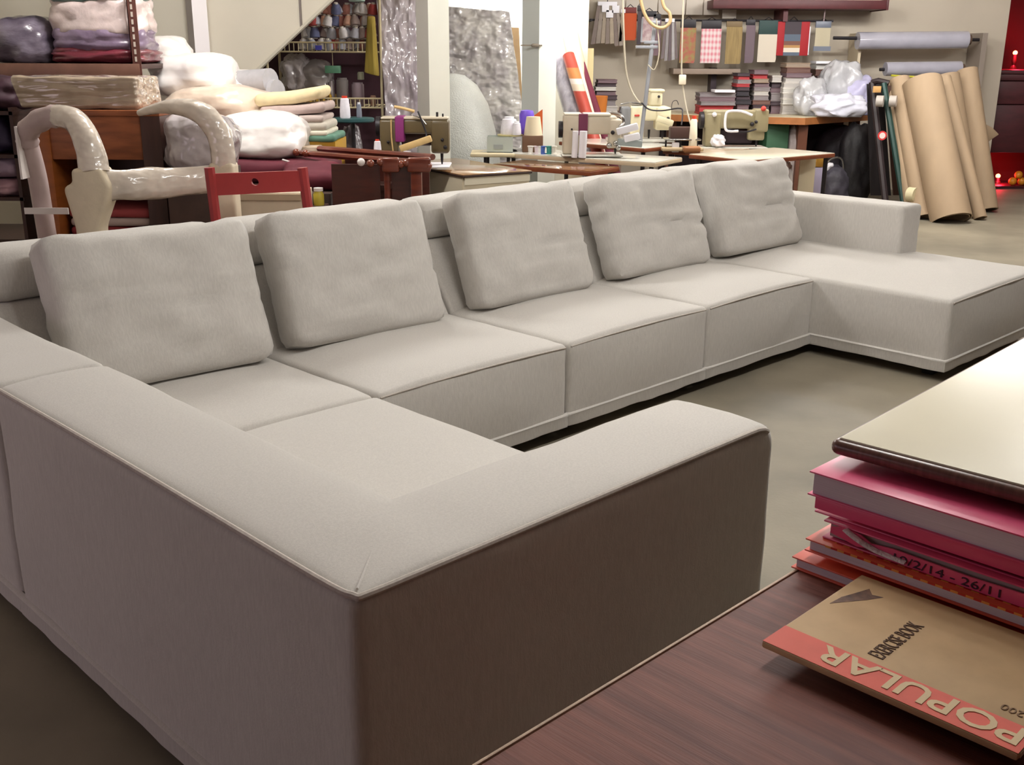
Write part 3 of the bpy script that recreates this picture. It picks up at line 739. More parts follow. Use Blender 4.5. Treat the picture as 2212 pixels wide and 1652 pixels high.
# back rail with a real round hole: ring of quads around the hole
bm = nb(); N = 24
def rp(s, t): 
    return lt.lerp(rt, s).lerp(lb_.lerp(rb_, s), t) + Vector((0, -.012, 0))
outer = []; inner = []
Wd, Hd = (rt-lt).length, (lb_-lt).length
for k in range(N):
    a = 2*math.pi*k/N; c, s = math.cos(a), math.sin(a)
    inner.append((.47+c*.017/Wd, .45+s*.017/Hd))
    mx = max(abs(c), abs(s)); outer.append((.5+c/mx*.5, .5+s/mx*.5))
for layer, off in ((0, 0.), (1, .022)):
    pass
V = {}
for li, off in enumerate((0., .022)):
    for k in range(N):
        V[li, 'o', k] = bm.verts.new(rp(*outer[k])+Vector((0, off, 0))); V[li, 'i', k] = bm.verts.new(rp(*inner[k])+Vector((0, off, 0)))
for k in range(N):
    n = (k+1) % N
    bm.faces.new((V[0, 'o', k], V[0, 'o', n], V[0, 'i', n], V[0, 'i', k])); bm.faces.new((V[1, 'i', k], V[1, 'i', n], V[1, 'o', n], V[1, 'o', k]))
    bm.faces.new((V[0, 'i', k], V[0, 'i', n], V[1, 'i', n], V[1, 'i', k])); bm.faces.new((V[1, 'o', k], V[1, 'o', n], V[0, 'o', n], V[0, 'o', k]))
ob('back_rail', bm, RED, rc, smooth=False)
c0 = (A0+B0)/2
ob('seat', b2(nb(), c0.x-.18, c0.x+.20, 4.92, 5.27, .43, .45, .005), RED, rc)
for x in (c0.x-.16, c0.x+.18): ob('leg', tube(nb(), [(x, 5.22, .44), (x, 5.36, 0)], .016, 8), RED, rc)
# carton under the chair back
x0, x1, z0, z1 = pb(455, 417, 655, 470, 5.72)
cb = thing('carton', 'beige cardboard carton seen under the red chair rail', 'carton', (0, 0, 0))
CARD = M('beige_card', (196, 180, 156), rough=.8, var=.05, scale=8)
ob('box', b2(nb(), x0, x1, 5.72, 5.98, 0, z1, .004), CARD, cb)
ob('flap', b2(nb(), px(505, 423, 5.71).x, x1-.01, 5.708, 5.72, px(505, 432, 5.71).z, px(505, 419, 5.71).z), M('card_shade', (178, 158, 132), rough=.8), cb, smooth=False)
bm = lathe(nb(), [(.028, 0), (.03, .01), (.03, .06), (.022, .075), (.022, .08)], 14); j = thing('glass_jar', 'small yellow jar with white lid beside the red chair', 'jar', (px(689, 440, 5.9).x, 5.9, px(689, 443, 5.9).z))
ob('jar', bm, M('jar_yellow', (190, 170, 60), rough=.3), j); ob('lid', lathe(nb(), [(.026, .078), (.026, .095)], 14), TAPE, j)
one('low_stool', b2(nb(), px(675, 440, 5.9).x, px(705, 440, 5.9).x, 5.85, 5.98, 0, px(689, 443, 5.9).z, .004), DBROWN, 'dark block under the small yellow jar', 'block')
# ---------------- carved wooden cabinet frame in front of the stack
CW = M('cherry_wood', (90, 36, 22), rough=.3, c2=(112, 50, 30), scale=7, stretch=(1, 1, 6), coat=.3)
CWd = M('cherry_wood_dark', (68, 28, 20), rough=.35, var=.15, scale=7, stretch=(1, 1, 6), coat=.2)
fc = thing('carved_cabinet', 'cherry brown cabinet carcass with carved knobbed rails', 'cabinet', (0, 0, 0))
FY = 5.95
zt = px(800, 347, FY).z
xL, xR = px(715, 350, FY).x, px(912, 370, FY).x
ob('side_panel', b2(nb(), xL, px(820, 380, FY).x, FY, FY+.02, 0, zt-.02), CWd, fc, smooth=False)
ob('side_panel', b2(nb(), px(845, 380, FY).x, px(888, 380, FY).x, FY+.02, FY+.04, 0, zt-.02), CWd, fc, smooth=False)
ob('stile', b2(nb(), px(830, 380, FY).x, px(842, 380, FY).x, FY-.02, FY+.03, 0, zt-.01, .004), CW, fc)
ob('stile', b2(nb(), px(888, 380, FY).x, px(911, 380, FY).x, FY-.03, FY+.03, 0, zt-.01, .004), CW, fc)
ob('back_panel', b2(nb(), xL, xR, FY+.5, FY+.52, 0, zt-.02), CWd, fc, smooth=False)
# rails along the top, running back to the left
for k, (a, b) in enumerate([((925, 362, FY-.02), (640, 325, FY+.55)), ((935, 350, FY+.12), (690, 318, FY+.62))]):
    p0, p1 = px(*a), px(*b); p0.z = p1.z = zt-.01+.02*k
    ob('top_rail', tube(nb(), [p0, p1], .026, 8, .7), CW, fc)
for u, v in [(640, 329), (660, 331), (780, 350), (800, 353), (822, 350), (865, 355), (878, 352), (925, 358)]:
    p = px(u, v, FY-.03 + (.5 if u < 700 else 0))
    bm = nb(); bmesh.ops.create_uvsphere(bm, u_segments=12, v_segments=8, radius=.022); bmesh.ops.translate(bm, vec=p, verts=bm.verts)
    ob('knob', bm, M('cherry_gloss', (116, 54, 34), rough=.18, coat=.6) if u != 780 else TAPE, fc)
for u0, u1 in [(826, 862), (880, 930)]:
    x0, x1, z0, z1 = pb(u0, 340, u1, 372, FY-.03); ob('bracket', b2(nb(), x0, x1, FY-.05, FY, z0, z1, .012, 3), CW, fc)
# ------------------------------------------------------------------ shelving under the stairs
WIRE = M('cream_wire', (206, 192, 156), rough=.4, metal=.2)
sh = thing('wire_shelf', 'cream wire shelving loaded with thread under the stairs', 'shelf', (0, 0, 0))
HY = 9.3
zs1, zs2 = px(700, 112, HY).z, px(700, 232, HY).z
xa, xb = px(575, 100, HY).x, px(822, 100, HY).x
for k, z in enumerate((zs1, zs2)):
    for dz in (0, .075): ob('rail', tube(nb(), [(xa, HY, z+dz), (xb, HY, z+dz)], .008, 6), WIRE, sh)
    ob('rail', tube(nb(), [(xa, HY+.5, z), (xb, HY+.5, z)], .008, 6), WIRE, sh)
    w0 = None
    for i in range(26):
        x = xa + (xb-xa)*i/25
        if w0 is None: w0 = ob('wire', tube(nb(), [(0, 0, .075), (0, 0, 0), (0, .5, 0)], .004, 5), WIRE, sh, (x, HY, z))
        else:
            c = w0.copy(); col.objects.link(c); c.location = (x, HY, z)
for x in (xa, xb):
    for y in (HY, HY+.5): ob('post', tube(nb(), [(x, y, 0), (x, y, 2.5)], .012, 8), WIRE, sh)
ob('price_card', b2(nb(), px(681, 104, HY-.02).x, px(695, 104, HY-.02).x, HY-.02, HY-.015, px(690, 108, HY).z, px(690, 98, HY).z), M('blue_card', (70, 70, 170)), sh, smooth=False)
ob('back_board', b2(nb(), xa-.2, xb+.1, HY+.62, HY+.66, 0, 2.6), M('shelf_back', (64, 34, 44), rough=.8, var=.3, scale=3), sh, smooth=False)
# thread cones heaped on the top shelf
TC = [((176, 176, 186), 'grey'), ((206, 200, 200), 'white'), ((150, 132, 128), 'taupe'), ((172, 116, 104), 'rust'), ((152, 58, 56), 'red'), ((92, 96, 128), 'blue'), ((206, 160, 140), 'peach')]
protos = {}
for r_ in range(4):
    cnt = {}
    for i in range(15):
        k = rnd.choices(range(7), [6, 4, 4, 3, 2, 1, 2])[0]
        c, nm = TC[k]
        x = xa+.30+(xb-xa-.34)*((i+.5*(r_ % 2))/15) + rnd.uniform(-.015, .015); z = zs1+.012+r_*.095
        if x < px(592+.8*0, 60, HY).x: continue
        if (z-zs1)*.9 > (x-xa)*1.0+.05: continue
        cnt[k] = cnt.get(k, 0)+1
        lab = '%s %s thread cone from the left in the %s row on the wire shelf' % (['first', 'second', 'third', 'fourth', 'fifth', 'sixth', 'seventh', 'eighth'][cnt[k]-1], nm, ['bottom', 'second', 'third', 'top'][r_])
        if k not in protos:
            o = thing('thread_cone', lab, 'thread cone', (x, HY+.12, z), rnd.uniform(0, 6), 'thread cones heaped on the wire shelf')
            ob('thread', lathe(nb(), [(.032, .006), (.044, .012), (.040, .05), (.026, .088)], 12), M('thread_'+nm, c, rough=.8, var=.1, scale=40), o)
            ob('core', lathe(nb(), [(.024, 0), (.016, .10), (.010, .10)], 10), M('core_pale', (214, 206, 196)), o)
            protos[k] = o
        else:
            o = copy_tree(protos[k]); o['label'] = lab; o.location = (x, HY+.12+rnd.uniform(-.04, .06), z); o.rotation_euler = (rnd.uniform(-.3, .3), rnd.uniform(-.3, .3), rnd.uniform(0, 6))
sack('teal white carrier on top of the thread heap', 750, -14, 785, 8, HY+.05, .2, M('teal_bag', (190, 222, 216), rough=.4), 61, zs1+.40, name='carrier_bag', group=None, cat='bag')
sack('clear grey bag of offcuts under the wire shelf', 600, 118, 668, 200, HY+.05, .35, PLG, 62, None, amp=.3, crease=.15)
sack('large clear bag beside the offcuts on the lower shelf', 636, 130, 712, 200, HY+.08, .35, M('grey_bag2', (150, 142, 142), rough=.2, var=.2, scale=5, bump=.6, bscale=14, coat=.6), 63, None, amp=.2)
zc_ = px(650, 199, HY).z
cr = thing('yellow_crate', 'yellow basket on the lower wire shelf under the clear bags', 'crate', (0, 0, 0))
x0, x1 = px(598, 210, HY).x, px(714, 210, HY).x
ob('rim', b2(nb(), x0, x1, HY-.01, HY+.02, zc_-.025, zc_, .004), YEL, cr)
for i in range(9):
    x = x0+(x1-x0)*i/8; ob('slat', b2(nb(), x-.008, x+.008, HY-.005, HY+.012, zs2+.012, zc_-.02), YEL, cr, smooth=False)
ob('tray', b2(nb(), x0, x1, HY+.02, HY+.45, zs2+.01, zc_-.03), M('crate_inside', (150, 116, 50), rough=.6), cr, smooth=False)
for k, (u0, u1, v0, v1, c, lab) in enumerate([(712, 722, 175, 232, (150, 140, 140), 'narrow grey cone on the lower wire shelf'), (728, 752, 168, 230, (132, 124, 122), 'tall grey can on the lower wire shelf'), (760, 786, 178, 205, (150, 132, 140), 'squat mauve tin on the lower wire shelf'), (772, 786, 155, 172, (150, 150, 130), 'small shiny tin on top of the mauve tin'), (800, 812, 206, 225, (176, 140, 120), 'small tan cup at the shelf end')]):
    x0, x1, z0, z1 = pb(u0, v0, u1, v1, HY+.1); zb = zs2+.012 if k in (0, 1, 2, 4) else z0
    r = (x1-x0)/2; hh = z1-zb
    one('shelf_can', lathe(nb(), [(r*.94, 0), (r, .006), (r, hh*.92), (r*.8, hh*.95), (r*.8, hh)], 14), M('can%d' % k, c, rough=.35, metal=.3), lab, 'can', ((x0+x1)/2, HY+.1, zb))
x0, x1, z0, z1 = pb(702, 142, 734, 158, HY+.05)
bm = b2(nb(), x0, x1, HY+.05, HY+.12, z0, z1, .004); q = thing('green_tin', 'small green tin box hanging by the clear bags', 'box', (0, 0, 0))
ob('box', bm, M('green_tin', (96, 150, 120), rough=.4), q); ob('hook', tube(nb(), [((x0+x1)/2, HY+.08, z1), ((x0+x1)/2, HY+.08, zs1)], .003, 5), WIRE, q)
# olive cloth hanging at the shelf end
x0, x1, z0, z1 = pb(790, 35, 815, 165, HY-.08)
bm = prism([(x0+.03, z1), (x1-.02, z1), (x1, z0), (x0-.01, z0+.03)], HY-.10, HY-.06, 'Y'); bevel(bm, .012, 2); slices(bm, .05); warp(bm, lambda c: Vector((c.x, c.y+.012*math.sin(c.x*60), c.z)))
one('hanging_cloth', bm, M('olive_cloth', (138, 118, 44), rough=.85, var=.15, scale=10, stretch=(5, 1, .4)), 'olive cloth hanging from the end of the wire shelf', 'cloth')
# ------------------------------------------------------------------ wrapped boards
WR1 = M('grey_mauve_film', (150, 138, 146), rough=.22, c2=(194, 184, 188), scale=7, stretch=(1, 1, .5), bump=1., bscale=9, bstretch=(1.6, 1, .8), coat=1., bdist=.05)
WR2 = M('grey_film', (152, 146, 148), rough=.22, c2=(190, 186, 182), scale=6, stretch=(1, 1, .7), bump=1., bscale=11, bstretch=(1, 1, 1.3), coat=1., bdist=.05)
EDG = M('mauve_board_edge', (92, 70, 78), rough=.5)
def board(label, poly, Y, lean, mat, edge, dep=.09):
    """upright board: poly in (x, z), leaning back by lean at the top"""
    o = thing('wrapped_board', label, 'board', (0, 0, 0), 0, 'film wrapped boards')
    zt_ = max(p[1] for p in poly)
    sh_ = lambda c: Vector((c.x, c.y+lean*c.z/zt_, c.z))
    bm = prism(poly, Y, Y+dep, 'Y'); bevel(bm, .012, 2); slices(bm, .12); warp(bm, sh_)
    ob('board', bm, edge, o, ang=60)
    xs = [p[0] for p in poly]
    bm = prism([(x*1.0, z) for x, z in poly], Y-.012, Y-.002, 'Y'); slices(bm, .06); wobble(bm, .022, 7, len(label)); warp(bm, sh_); 
    warp(bm, lambda c: Vector((c.x, c.y-.012, c.z)))
    ob('film', bm, mat, o, ang=80)
    return o
def XZ(u, v, Y): p = px(u, v, Y); return (p.x, p.z)
Yb = 9.15
l0, l1, r0, r1 = XZ(806, 0, Yb), XZ(830, 245, Yb), XZ(905, 0, Yb), XZ(912, 245, Yb)
def ext(p, q, z): t = (z-p[1])/(q[1]-p[1]); return (p[0]+(q[0]-p[0])*t, z)
board('tall film wrapped board left of the white column', [ext(l0, l1, 0), ext(r0, r1, 0), ext(r0, r1, 2.25), ext(l0, l1, 2.3)], Yb, .25, WR1, EDG)
Yb = 9.75
tl, tr, br = XZ(905, 5, Yb), XZ(1100, 24, Yb), XZ(1130, 250, Yb)
board('broad film wrapped board between the two white columns', [(tl[0], 0), ext(tr, br, 0), tr, (tl[0], tl[1])], Yb, .3, WR2, EDG, .10)
# tan board peeping out behind
p0, p1 = XZ(1100, 60, 10.35), XZ(1128, 300, 10.35)
o = one('leaning_board', prism([(p0[0]-.3, 0), (p1[0]+.06, 0), (p0[0]+.09, p0[1]), (p0[0]-.3, p0[1]+.02)], 10.3, 10.34, 'Y'), M('tan_board', (190, 160, 118), rough=.7, var=.1, scale=6), 'tan board edge showing behind the film wrapped board', 'board', smooth=False)
# bubble wrap roll standing in front
x0, x1, z0, z1 = pb(875, 160, 1080, 330, 9.3)
r = (x1-x0)/2
bm = lathe(nb(), [(r*1.05, 0), (r*1.0, z1*.48), (r*.9, z1*.66), (r*.74, z1*.82), (r*.52, z1*.93), (r*.25, z1*.99), (.02, z1)], 36); 
one('bubble_wrap_roll', bm, M('bubble_wrap', (186, 188, 182), rough=.4, var=.06, scale=4, bump=.6, bscale=90, coat=.25), 'tall pale roll of bubble wrap with a domed top beside the column', 'roll', ((x0+x1)/2, 9.3+r*.4, 0))
# ------------------------------------------------------------------ leaning rolls right of the second column
def leanroll(label, u0, v0, u1, v1, Y0, Y1, r, mat, cap=None, name='fabric_roll', group='rolls leaning by the column'):
    """roll between its top pixel (u0,v0) and lower pixel (u1,v1), run on to the floor"""
    a, b = px(u0, v0, Y1), px(u1, v1, Y0)
    d_ = (b-a); b = a + d_*((a.z)/(-d_.z)) + Vector((0, 0, .02))
    o = thing(name, label, 'roll', (0, 0, 0), 0, group)
    ob('roll', tube(nb(), [a, a.lerp(b, .25), a.lerp(b, .5), a.lerp(b, .75), b], r, 16), mat, o)
    if cap: 
        n = (a-b).normalized(); ob('core', tube(nb(), [a+n*.001, a+n*.012], r*.55, 14), cap, o)
    return o
GF = M('grey_roll_film', (128, 124, 134), rough=.18, c2=(176, 172, 180), scale=6, stretch=(2, 2, .5), bump=.8, bscale=12, coat=1.)
leanroll('grey film wrapped roll leaning beside the column', 1206, 128, 1240, 245, 10.2, 10.55, .095, GF, TAPE)
def striped():
    m = bpy.data.materials.new('orange_pattern'); m.use_nodes = True; nt = m.node_tree; b = nt.nodes['Principled BSDF']
    tc = nt.nodes.new('ShaderNodeTexCoord'); sp = nt.nodes.new('ShaderNodeSeparateXYZ'); r = nt.nodes.new('ShaderNodeValToRGB'); r.color_ramp.interpolation = 'CONSTANT'
    mr = nt.nodes.new('ShaderNodeMapRange'); mr.inputs['From Min'].default_value = .95; mr.inputs['From Max'].default_value = 1.55
    els = [(0, (176, 70, 58)), (.42, (214, 196, 176)), (.52, (226, 214, 206)), (.60, (196, 128, 76)), (.76, (176, 74, 62))]
    e = r.color_ramp.elements
    e[0].position, e[0].color = 0, (*lin(els[0][1]), 1); e[1].position, e[1].color = els[1][0], (*lin(els[1][1]), 1)
    for p, c in els[2:]:
        n = e.new(p); n.color = (*lin(c), 1)
    nt.links.new(tc.outputs['Object'], sp.inputs[0]); nt.links.new(sp.outputs['Z'], mr.inputs[0]); nt.links.new(mr.outputs[0], r.inputs[0]); nt.links.new(r.outputs[0], b.inputs['Base Color'])
    b.inputs['Roughness'].default_value = .3; b.inputs['Coat Weight'].default_value = .6
    return m
leanroll('orange and white patterned roll leaning in the middle', 1228, 120, 1264, 240, 10.05, 10.4, .058, striped(), M('core_pale'))
leanroll('thin pale cardboard tube leaning right of the patterned roll', 1242, 118, 1276, 242, 10.12, 10.47, .030, M('tube_pale', (224, 206, 184), rough=.7))
leanroll('maroon cloth roll leaning behind the patterned roll', 1240, 98, 1285, 240, 10.3, 10.7, .05, M('maroon_roll', (98, 22, 46), rough=.8))
leanroll('thick beige cloth roll with white end', 1232, 76, 1268, 240, 10.35, 10.75, .08, M('beige_roll', (206, 186, 158), rough=.85, var=.05, scale=12), M('white_core', (246, 242, 236)))
x0, x1, z0, z1 = pb(1245, 104, 1283, 212, 11.4)
one('leaning_board', b2(nb(), x0, x1, 11.4, 11.44, 0, z1, .004), M('pale_yellow_board', (222, 206, 154), rough=.6), 'pale yellow narrow board standing by the pilaster', 'board')
p = px(1266, 195, 11.3)
bm = prism([(px(1258, 120, 11.3).x, px(0, 120, 11.3).z), (px(1268, 140, 11.3).x, px(0, 140, 11.3).z), (px(1274, 165, 11.3).x, px(0, 165, 11.3).z), (px(1272, 205, 11.3).x, px(0, 205, 11.3).z), (px(1250, 205, 11.3).x, 0), (px(1240, 205, 11.3).x, 0), (px(1250, 120, 11.3).x, px(0, 120, 11.3).z)], 11.28, 11.36, 'Y')
bevel(bm, .015, 2)
one('chair_back', bm, M('taupe_maroon', (110, 34, 60), rough=.7, var=.2, scale=4), 'maroon curved panel propped against the pale yellow board', 'panel')
x0, x1, z0, z1 = pb(1272, 208, 1315, 250, 10.7)
ot = thing('orange_tub', 'orange open tub behind the cream sewing machine', 'tub', ((x0+x1)/2, 10.8, z0))
hh = z1-z0; rr_ = (x1-x0)/2
ob('tub', lathe(nb(), [(rr_*.85, 0), (rr_, hh), (rr_*.94, hh), (rr_*.8, .02)], 20), M('orange_tub', (190, 112, 44), rough=.5), ot)
one('side_stand', b2(nb(), x0-.02, x1+.02, 10.6, 11.0, 0, z0, .004), M('grey_stand', (120, 112, 104)), 'grey stand under the orange tub', 'stand')
# ------------------------------------------------------------------ sewing tables and machines
LAM = M('glossy_tan_top', (152, 114, 74), rough=.14, var=.08, scale=5, stretch=(4, 1, 1), coat=.4)
LAMB = M('glossy_brown_top', (126, 80, 44), rough=.15, var=.1, scale=5, stretch=(4, 1, 1), coat=.4)
PALE = M('pale_grey_top', (204, 202, 192), rough=.2, var=.05, scale=4, coat=.3)
WEDGE = M('brown_edge', (128, 66, 38), rough=.4, var=.12, scale=10)
CRP = M('cream_panel', (216, 204, 178), rough=.6, var=.04, scale=4)
IRON = M('dark_iron', (44, 40, 44), rough=.45, metal=.4)
def stable(label, corner, ang, la, lb, top, edge, z=.76, skirt=None, legs=True, th=.035):
    """table with its near corner at `corner` (x, y): side a runs along ang, side b a quarter turn further"""
    o = thing('sewing_table', label, 'table', (corner[0], corner[1], 0), ang, 'sewing tables behind the sofa')
    ob('table_top', b2(nb(), .004, la-.004, .004, lb-.004, z-.006, z, .002), top, o)
    ob('edge_band', b2(nb(), 0, la, 0, lb, z-th, z-.005, .004), edge, o)
    if skirt:
        ob('skirt_panel', b2(nb(), .02, la-.02, .012, .03, .12, z-th), skirt, o, smooth=False)
        ob('skirt_panel', b2(nb(), .012, .03, .03, lb-.03, .12, z-th), skirt, o, smooth=False)
        ob('skirt_trim', b2(nb(), .018, la-.018, .004, .012, z-th-.05, z-th-.01), M('trim_pale', (230, 222, 200)), o, smooth=False)
    if legs:
        for x in (.05, la-.05):
            for y in (.05, lb-.05): ob('leg', tube(nb(), [(x, y, z-th), (x, y, 0)], .018, 8), IRON, o)
        ob('treadle_bar', b2(nb(), .05, la-.05, lb/2-.02, lb/2+.02, .12, .15), IRON, o, smooth=False)
    return o
def gp(u, v, z):
    d = _F + _R*((u - CX)/FPX) - _U*((v - CY)/FPX); t = (z-H)/d.z
    p = Vector((0, 0, H)) + d*t; return (p.x, p.y)
c = gp(1000, 378, .76)
T1 = stable('tan topped sewing table with cream skirt nearest the cherry cabinet', c, math.radians(33), .56, 1.05, LAM, M('dark_line', (60, 40, 30)), skirt=CRP, legs=True, th=.02)
c = gp(1275, 370, .74)
stable('low glossy brown side table in front of the grey topped sewing table', c, math.radians(55), .42, .86, LAMB, WEDGE, z=.74, legs=True)
c = gp(1415, 351, .78)
T2 = stable('grey topped sewing table under the beige machine with maroon patch', c, math.radians(58), .50, 1.55, PALE, M('tan_edge', (206, 186, 156), rough=.5), z=.78)
c = gp(1392, 320, .80)
T3 = stable('brown edged sewing table under the tall cream machine', c, math.radians(45), .50, .95, PALE, WEDGE, z=.80)
c = gp(1620, 346, .78)
T4 = stable('long cream topped sewing table at the right with white panels', c, math.radians(38), 1.05, .62, M('cream_top', (222, 214, 192), rough=.2, coat=.3), WEDGE, z=.78)
c = gp(1545, 331, .77)
T5 = stable('brown sewing table in the middle carrying spools', c, math.radians(50), .6, .5, M('grey_tan_top', (170, 152, 130), rough=.25), WEDGE, z=.77)
# panels under the right hand table
x0, x1, z0, z1 = pb(1722, 338, 1762, 412, 8.9)
one('board_panel', b2(nb(), x0, x1, 8.88, 8.9, 0, z1, .002), M('cream_board', (232, 218, 186), rough=.6), 'tall cream board standing under the right sewing table', 'board')
x0, x1, z0, z1 = pb(1756, 362, 1781, 412, 9.0)
one('storage_box', b2(nb(), x0, x1, 9.0, 9.2, 0, px(1770, 362, 9).z, .003), M('lilac_box', (184, 176, 204), rough=.5), 'lilac box standing under the right sewing table corner', 'box')
x0, x1, z0, z1 = pb(1758, 333, 1783, 361, 9.0)
one('bracket_block', b2(nb(), x0, x1, 9.0, 9.15, z0+.002, z1, .003), M('mustard', (186, 140, 54), rough=.5), 'mustard block on the lilac box under the table corner', 'block')
sack('crumpled clear bag beside the last sofa cushion', 1690, 350, 1724, 415, 8.5, .25, PLW, 71, 0, amp=.3, crease=.15, group=None)
# machine builder --------------------------------------------------------
DY = {'pillar': .5, 'arm': .46, 'head': .53, 'face_plate': .5, 'top_cover': .49, 'motor_or_dark_fill': .5, 'ribbon': .5, 'tower': .44, 'lower_arm': .42}
def machine(label, u0, v0, u1, v1, Y, mat, dark, parts, rz=0., flip=False):
    """lock-stitch head inside the pixel frame; x to the right, pillar left, needle head right"""
    x0, x1, z0, z1 = pb(u0, v0, u1, v1, Y)
    w, h = x1-x0, z1-z0; D = .16
    o = thing('sewing_machine', label, 'sewing machine', (x0, Y, z0), rz, 'industrial sewing machines')
    B = lambda a, b, c, d, y0=-.5, y1=.5, bev=.012: b2(nb(), a*w, b*w, y0*D, y1*D, c*h, d*h, bev, 3)
    for p in parts:
        n = p[0]
        if n == 'base': ob('base_plate', B(p[1], p[2], -.005, p[3], -.9, .9, .004), p[4] if len(p) > 4 else mat, o)
        elif n in ('pillar', 'arm', 'head', 'face_plate', 'top_cover', 'motor_or_dark_fill', 'ribbon', 'tower', 'lower_arm'):
            ob(n, B(p[1], p[2], p[3], p[4], p[6] if len(p) > 6 else -DY[n], p[7] if len(p) > 7 else DY[n], .006 if n in ('ribbon', 'face_plate') else .018), p[5] if len(p) > 5 and p[5] else mat, o)
        elif n == 'needle': ob('needle_bar', tube(nb(), [(p[1]*w, 0, p[2]*h), (p[1]*w, 0, p[3]*h), (p[1]*w, 0, 0)], [.011, .009, .003], 8), dark, o); ob('presser_foot', b2(nb(), p[1]*w-.02, p[1]*w+.03, -.02, .02, 0, .008, .002), dark, o)
        elif n == 'wheel': ob('hand_wheel', tube(nb(), [(p[1]*w, 0, p[2]*h), (p[1]*w+.03, 0, p[2]*h)], p[3]*h, 18), p[4] if len(p) > 4 else dark, o)
        elif n == 'knob':
            b = nb(); bmesh.ops.create_uvsphere(b, u_segments=10, v_segments=8, radius=p[3]); bmesh.ops.translate(b, vec=(p[1]*w, -.55*D, p[2]*h), verts=b.verts); ob('knob', b, p[4] if len(p) > 4 else dark, o)
        elif n == 'rod': ob(p[4] if len(p) > 4 else 'thread_guide', tube(nb(), smooth_path([(a*w, y*D, c*h) for a, y, c in p[1]], 3), p[2], 8), p[3], o)
        elif n == 'bar':
            a, b_ = Vector((p[1][0]*w, p[1][1]*D, p[1][2]*h)), Vector((p[2][0]*w, p[2][1]*D, p[2][2]*h))
            dv = b_-a; t = nb(); bx(t, (0, 0, 0), (dv.length, p[3], p[4]), None, .008, 2)
            R = dv.to_track_quat('X', 'Z').to_matrix(); bmesh.ops.rotate(t, verts=t.verts, matrix=R); bmesh.ops.translate(t, vec=(a+b_)/2, verts=t.verts); ob(p[6], t, p[5], o)
    return o
OLIVE = M('olive_enamel', (100, 86, 60), rough=.35, var=.06, scale=8)
BEIG = M('beige_enamel', (206, 194, 172), rough=.35, var=.04, scale=8)
CRM = M('cream_enamel', (228, 218, 184), rough=.35, var=.03, scale=8)
OLC = M('olive_cream_enamel', (146, 136, 106), rough=.35, var=.05, scale=8)
PURP = M('purple_ribbon', (134, 42, 112), rough=.6); MARN = M('maroon_patch', (108, 40, 70), rough=.6)
LWOOD = M('pale_wood', (220, 186, 128), rough=.5, var=.06, scale=14); CHR = M('chrome', (190, 188, 184), rough=.2, metal=.9); PAPR = M('white_paper', (240, 238, 244), rough=.7)
machine('olive sewing machine with purple ribbon and wooden bar', 825, 252, 975, 357, 7.45, OLIVE, IRON, [
    ('base', -.05, .98, .03, PAPR), ('pillar', .0, .26, .03, .95), ('arm', .05, .96, .66, .96), ('top_cover', .02, .96, .95, 1.0, BEIG), ('head', .72, .97, .27, .95), ('face_plate', .74, .97, .30, .90, None, -.56, -.5), ('motor_or_dark_fill', .28, .72, .40, .70, M('machine_shadow', (70, 48, 40)), .1, .45),  # dark block under the arm paints the shade in the gap
    ('ribbon', .22, .345, .50, 1.01, PURP, -.56, .56), ('needle', .86, .28, .12), ('wheel', -.06, .8, .2), ('knob', .88, .55, .012), ('knob', .92, .40, .014), ('knob', .12, .5, .01),
    ('rod', [(.80, 0, 1.0), (.80, 0, 1.09)], .008, IRON), ('rod', [(.88, 0, 1.0), (.88, 0, 1.06)], .006, IRON),
    ('rod', [(.55, -.7, 1.12), (.60, -.8, .95), (.66, -.9, .72), (.67, -1., .62)], .006, IRON, 'lamp_arm'), ('rod', [(.22, -.6, 1.21), (.36, -.6, 1.17), (.50, -.65, 1.12)], .010, LWOOD, 'lever'),
    ('rod', [(.50, -.6, 1.13), (.46, -.6, 1.05), (.58, -.6, .99), (.66, -.6, .86)], .004, CHR), ('bar', (.30, -1.0, .38), (.74, -1.05, .60), .04, .045, LWOOD, 'wooden_bar'), ('rod', [(.17, -.56, .95), (.17, -.58, .6), (.19, -.58, .15), (.12, -.58, .06)], .005, LWOOD, 'cord')])
machine('beige sewing machine with maroon patch and white lamp', 1212, 243, 1345, 334, 8.35, BEIG, IRON, [
    ('base', .0, 1.0, .03, PALE), ('pillar', .02, .30, .03, .95), ('arm', .1, .9, .50, .93), ('top_cover', .03, .32, .93, .99, M('pale_cover', (224, 216, 196))), ('top_cover', .34, .80, .92, .99, M('pale_cover')), ('head', .78, .98, .18, .86),
    ('ribbon', .27, .42, .48, .98, MARN, -.55, .55), ('needle', .90, .2, .1), ('wheel', -.05, .6, .2), ('knob', .16, .62, .008), ('knob', .83, .55, .016), ('knob', .88, .30, .02, CHR), ('knob', .93, .2, .02, CHR), ('knob', .78, .25, .022, CHR),
    ('rod', [(.80, -.5, 1.0), (.95, -.6, .95), (1.0, -.6, .78), (.93, -.6, .68)], .012, CHR, 'lamp_arm'), ('bar', (.88, -1.0, .58), (1.22, -1.0, .72), .05, .05, PAPR, 'lamp_shade'), ('bar', (1.0, -1.1, .42), (1.25, -1.1, .50), .05, .05, PAPR, 'lamp_shade'),
    ('bar', (.9, -.9, .35), (1.3, -.9, .30), .08, .05, M('lamp_grey', (150, 158, 156), rough=.3), 'lamp_base')])
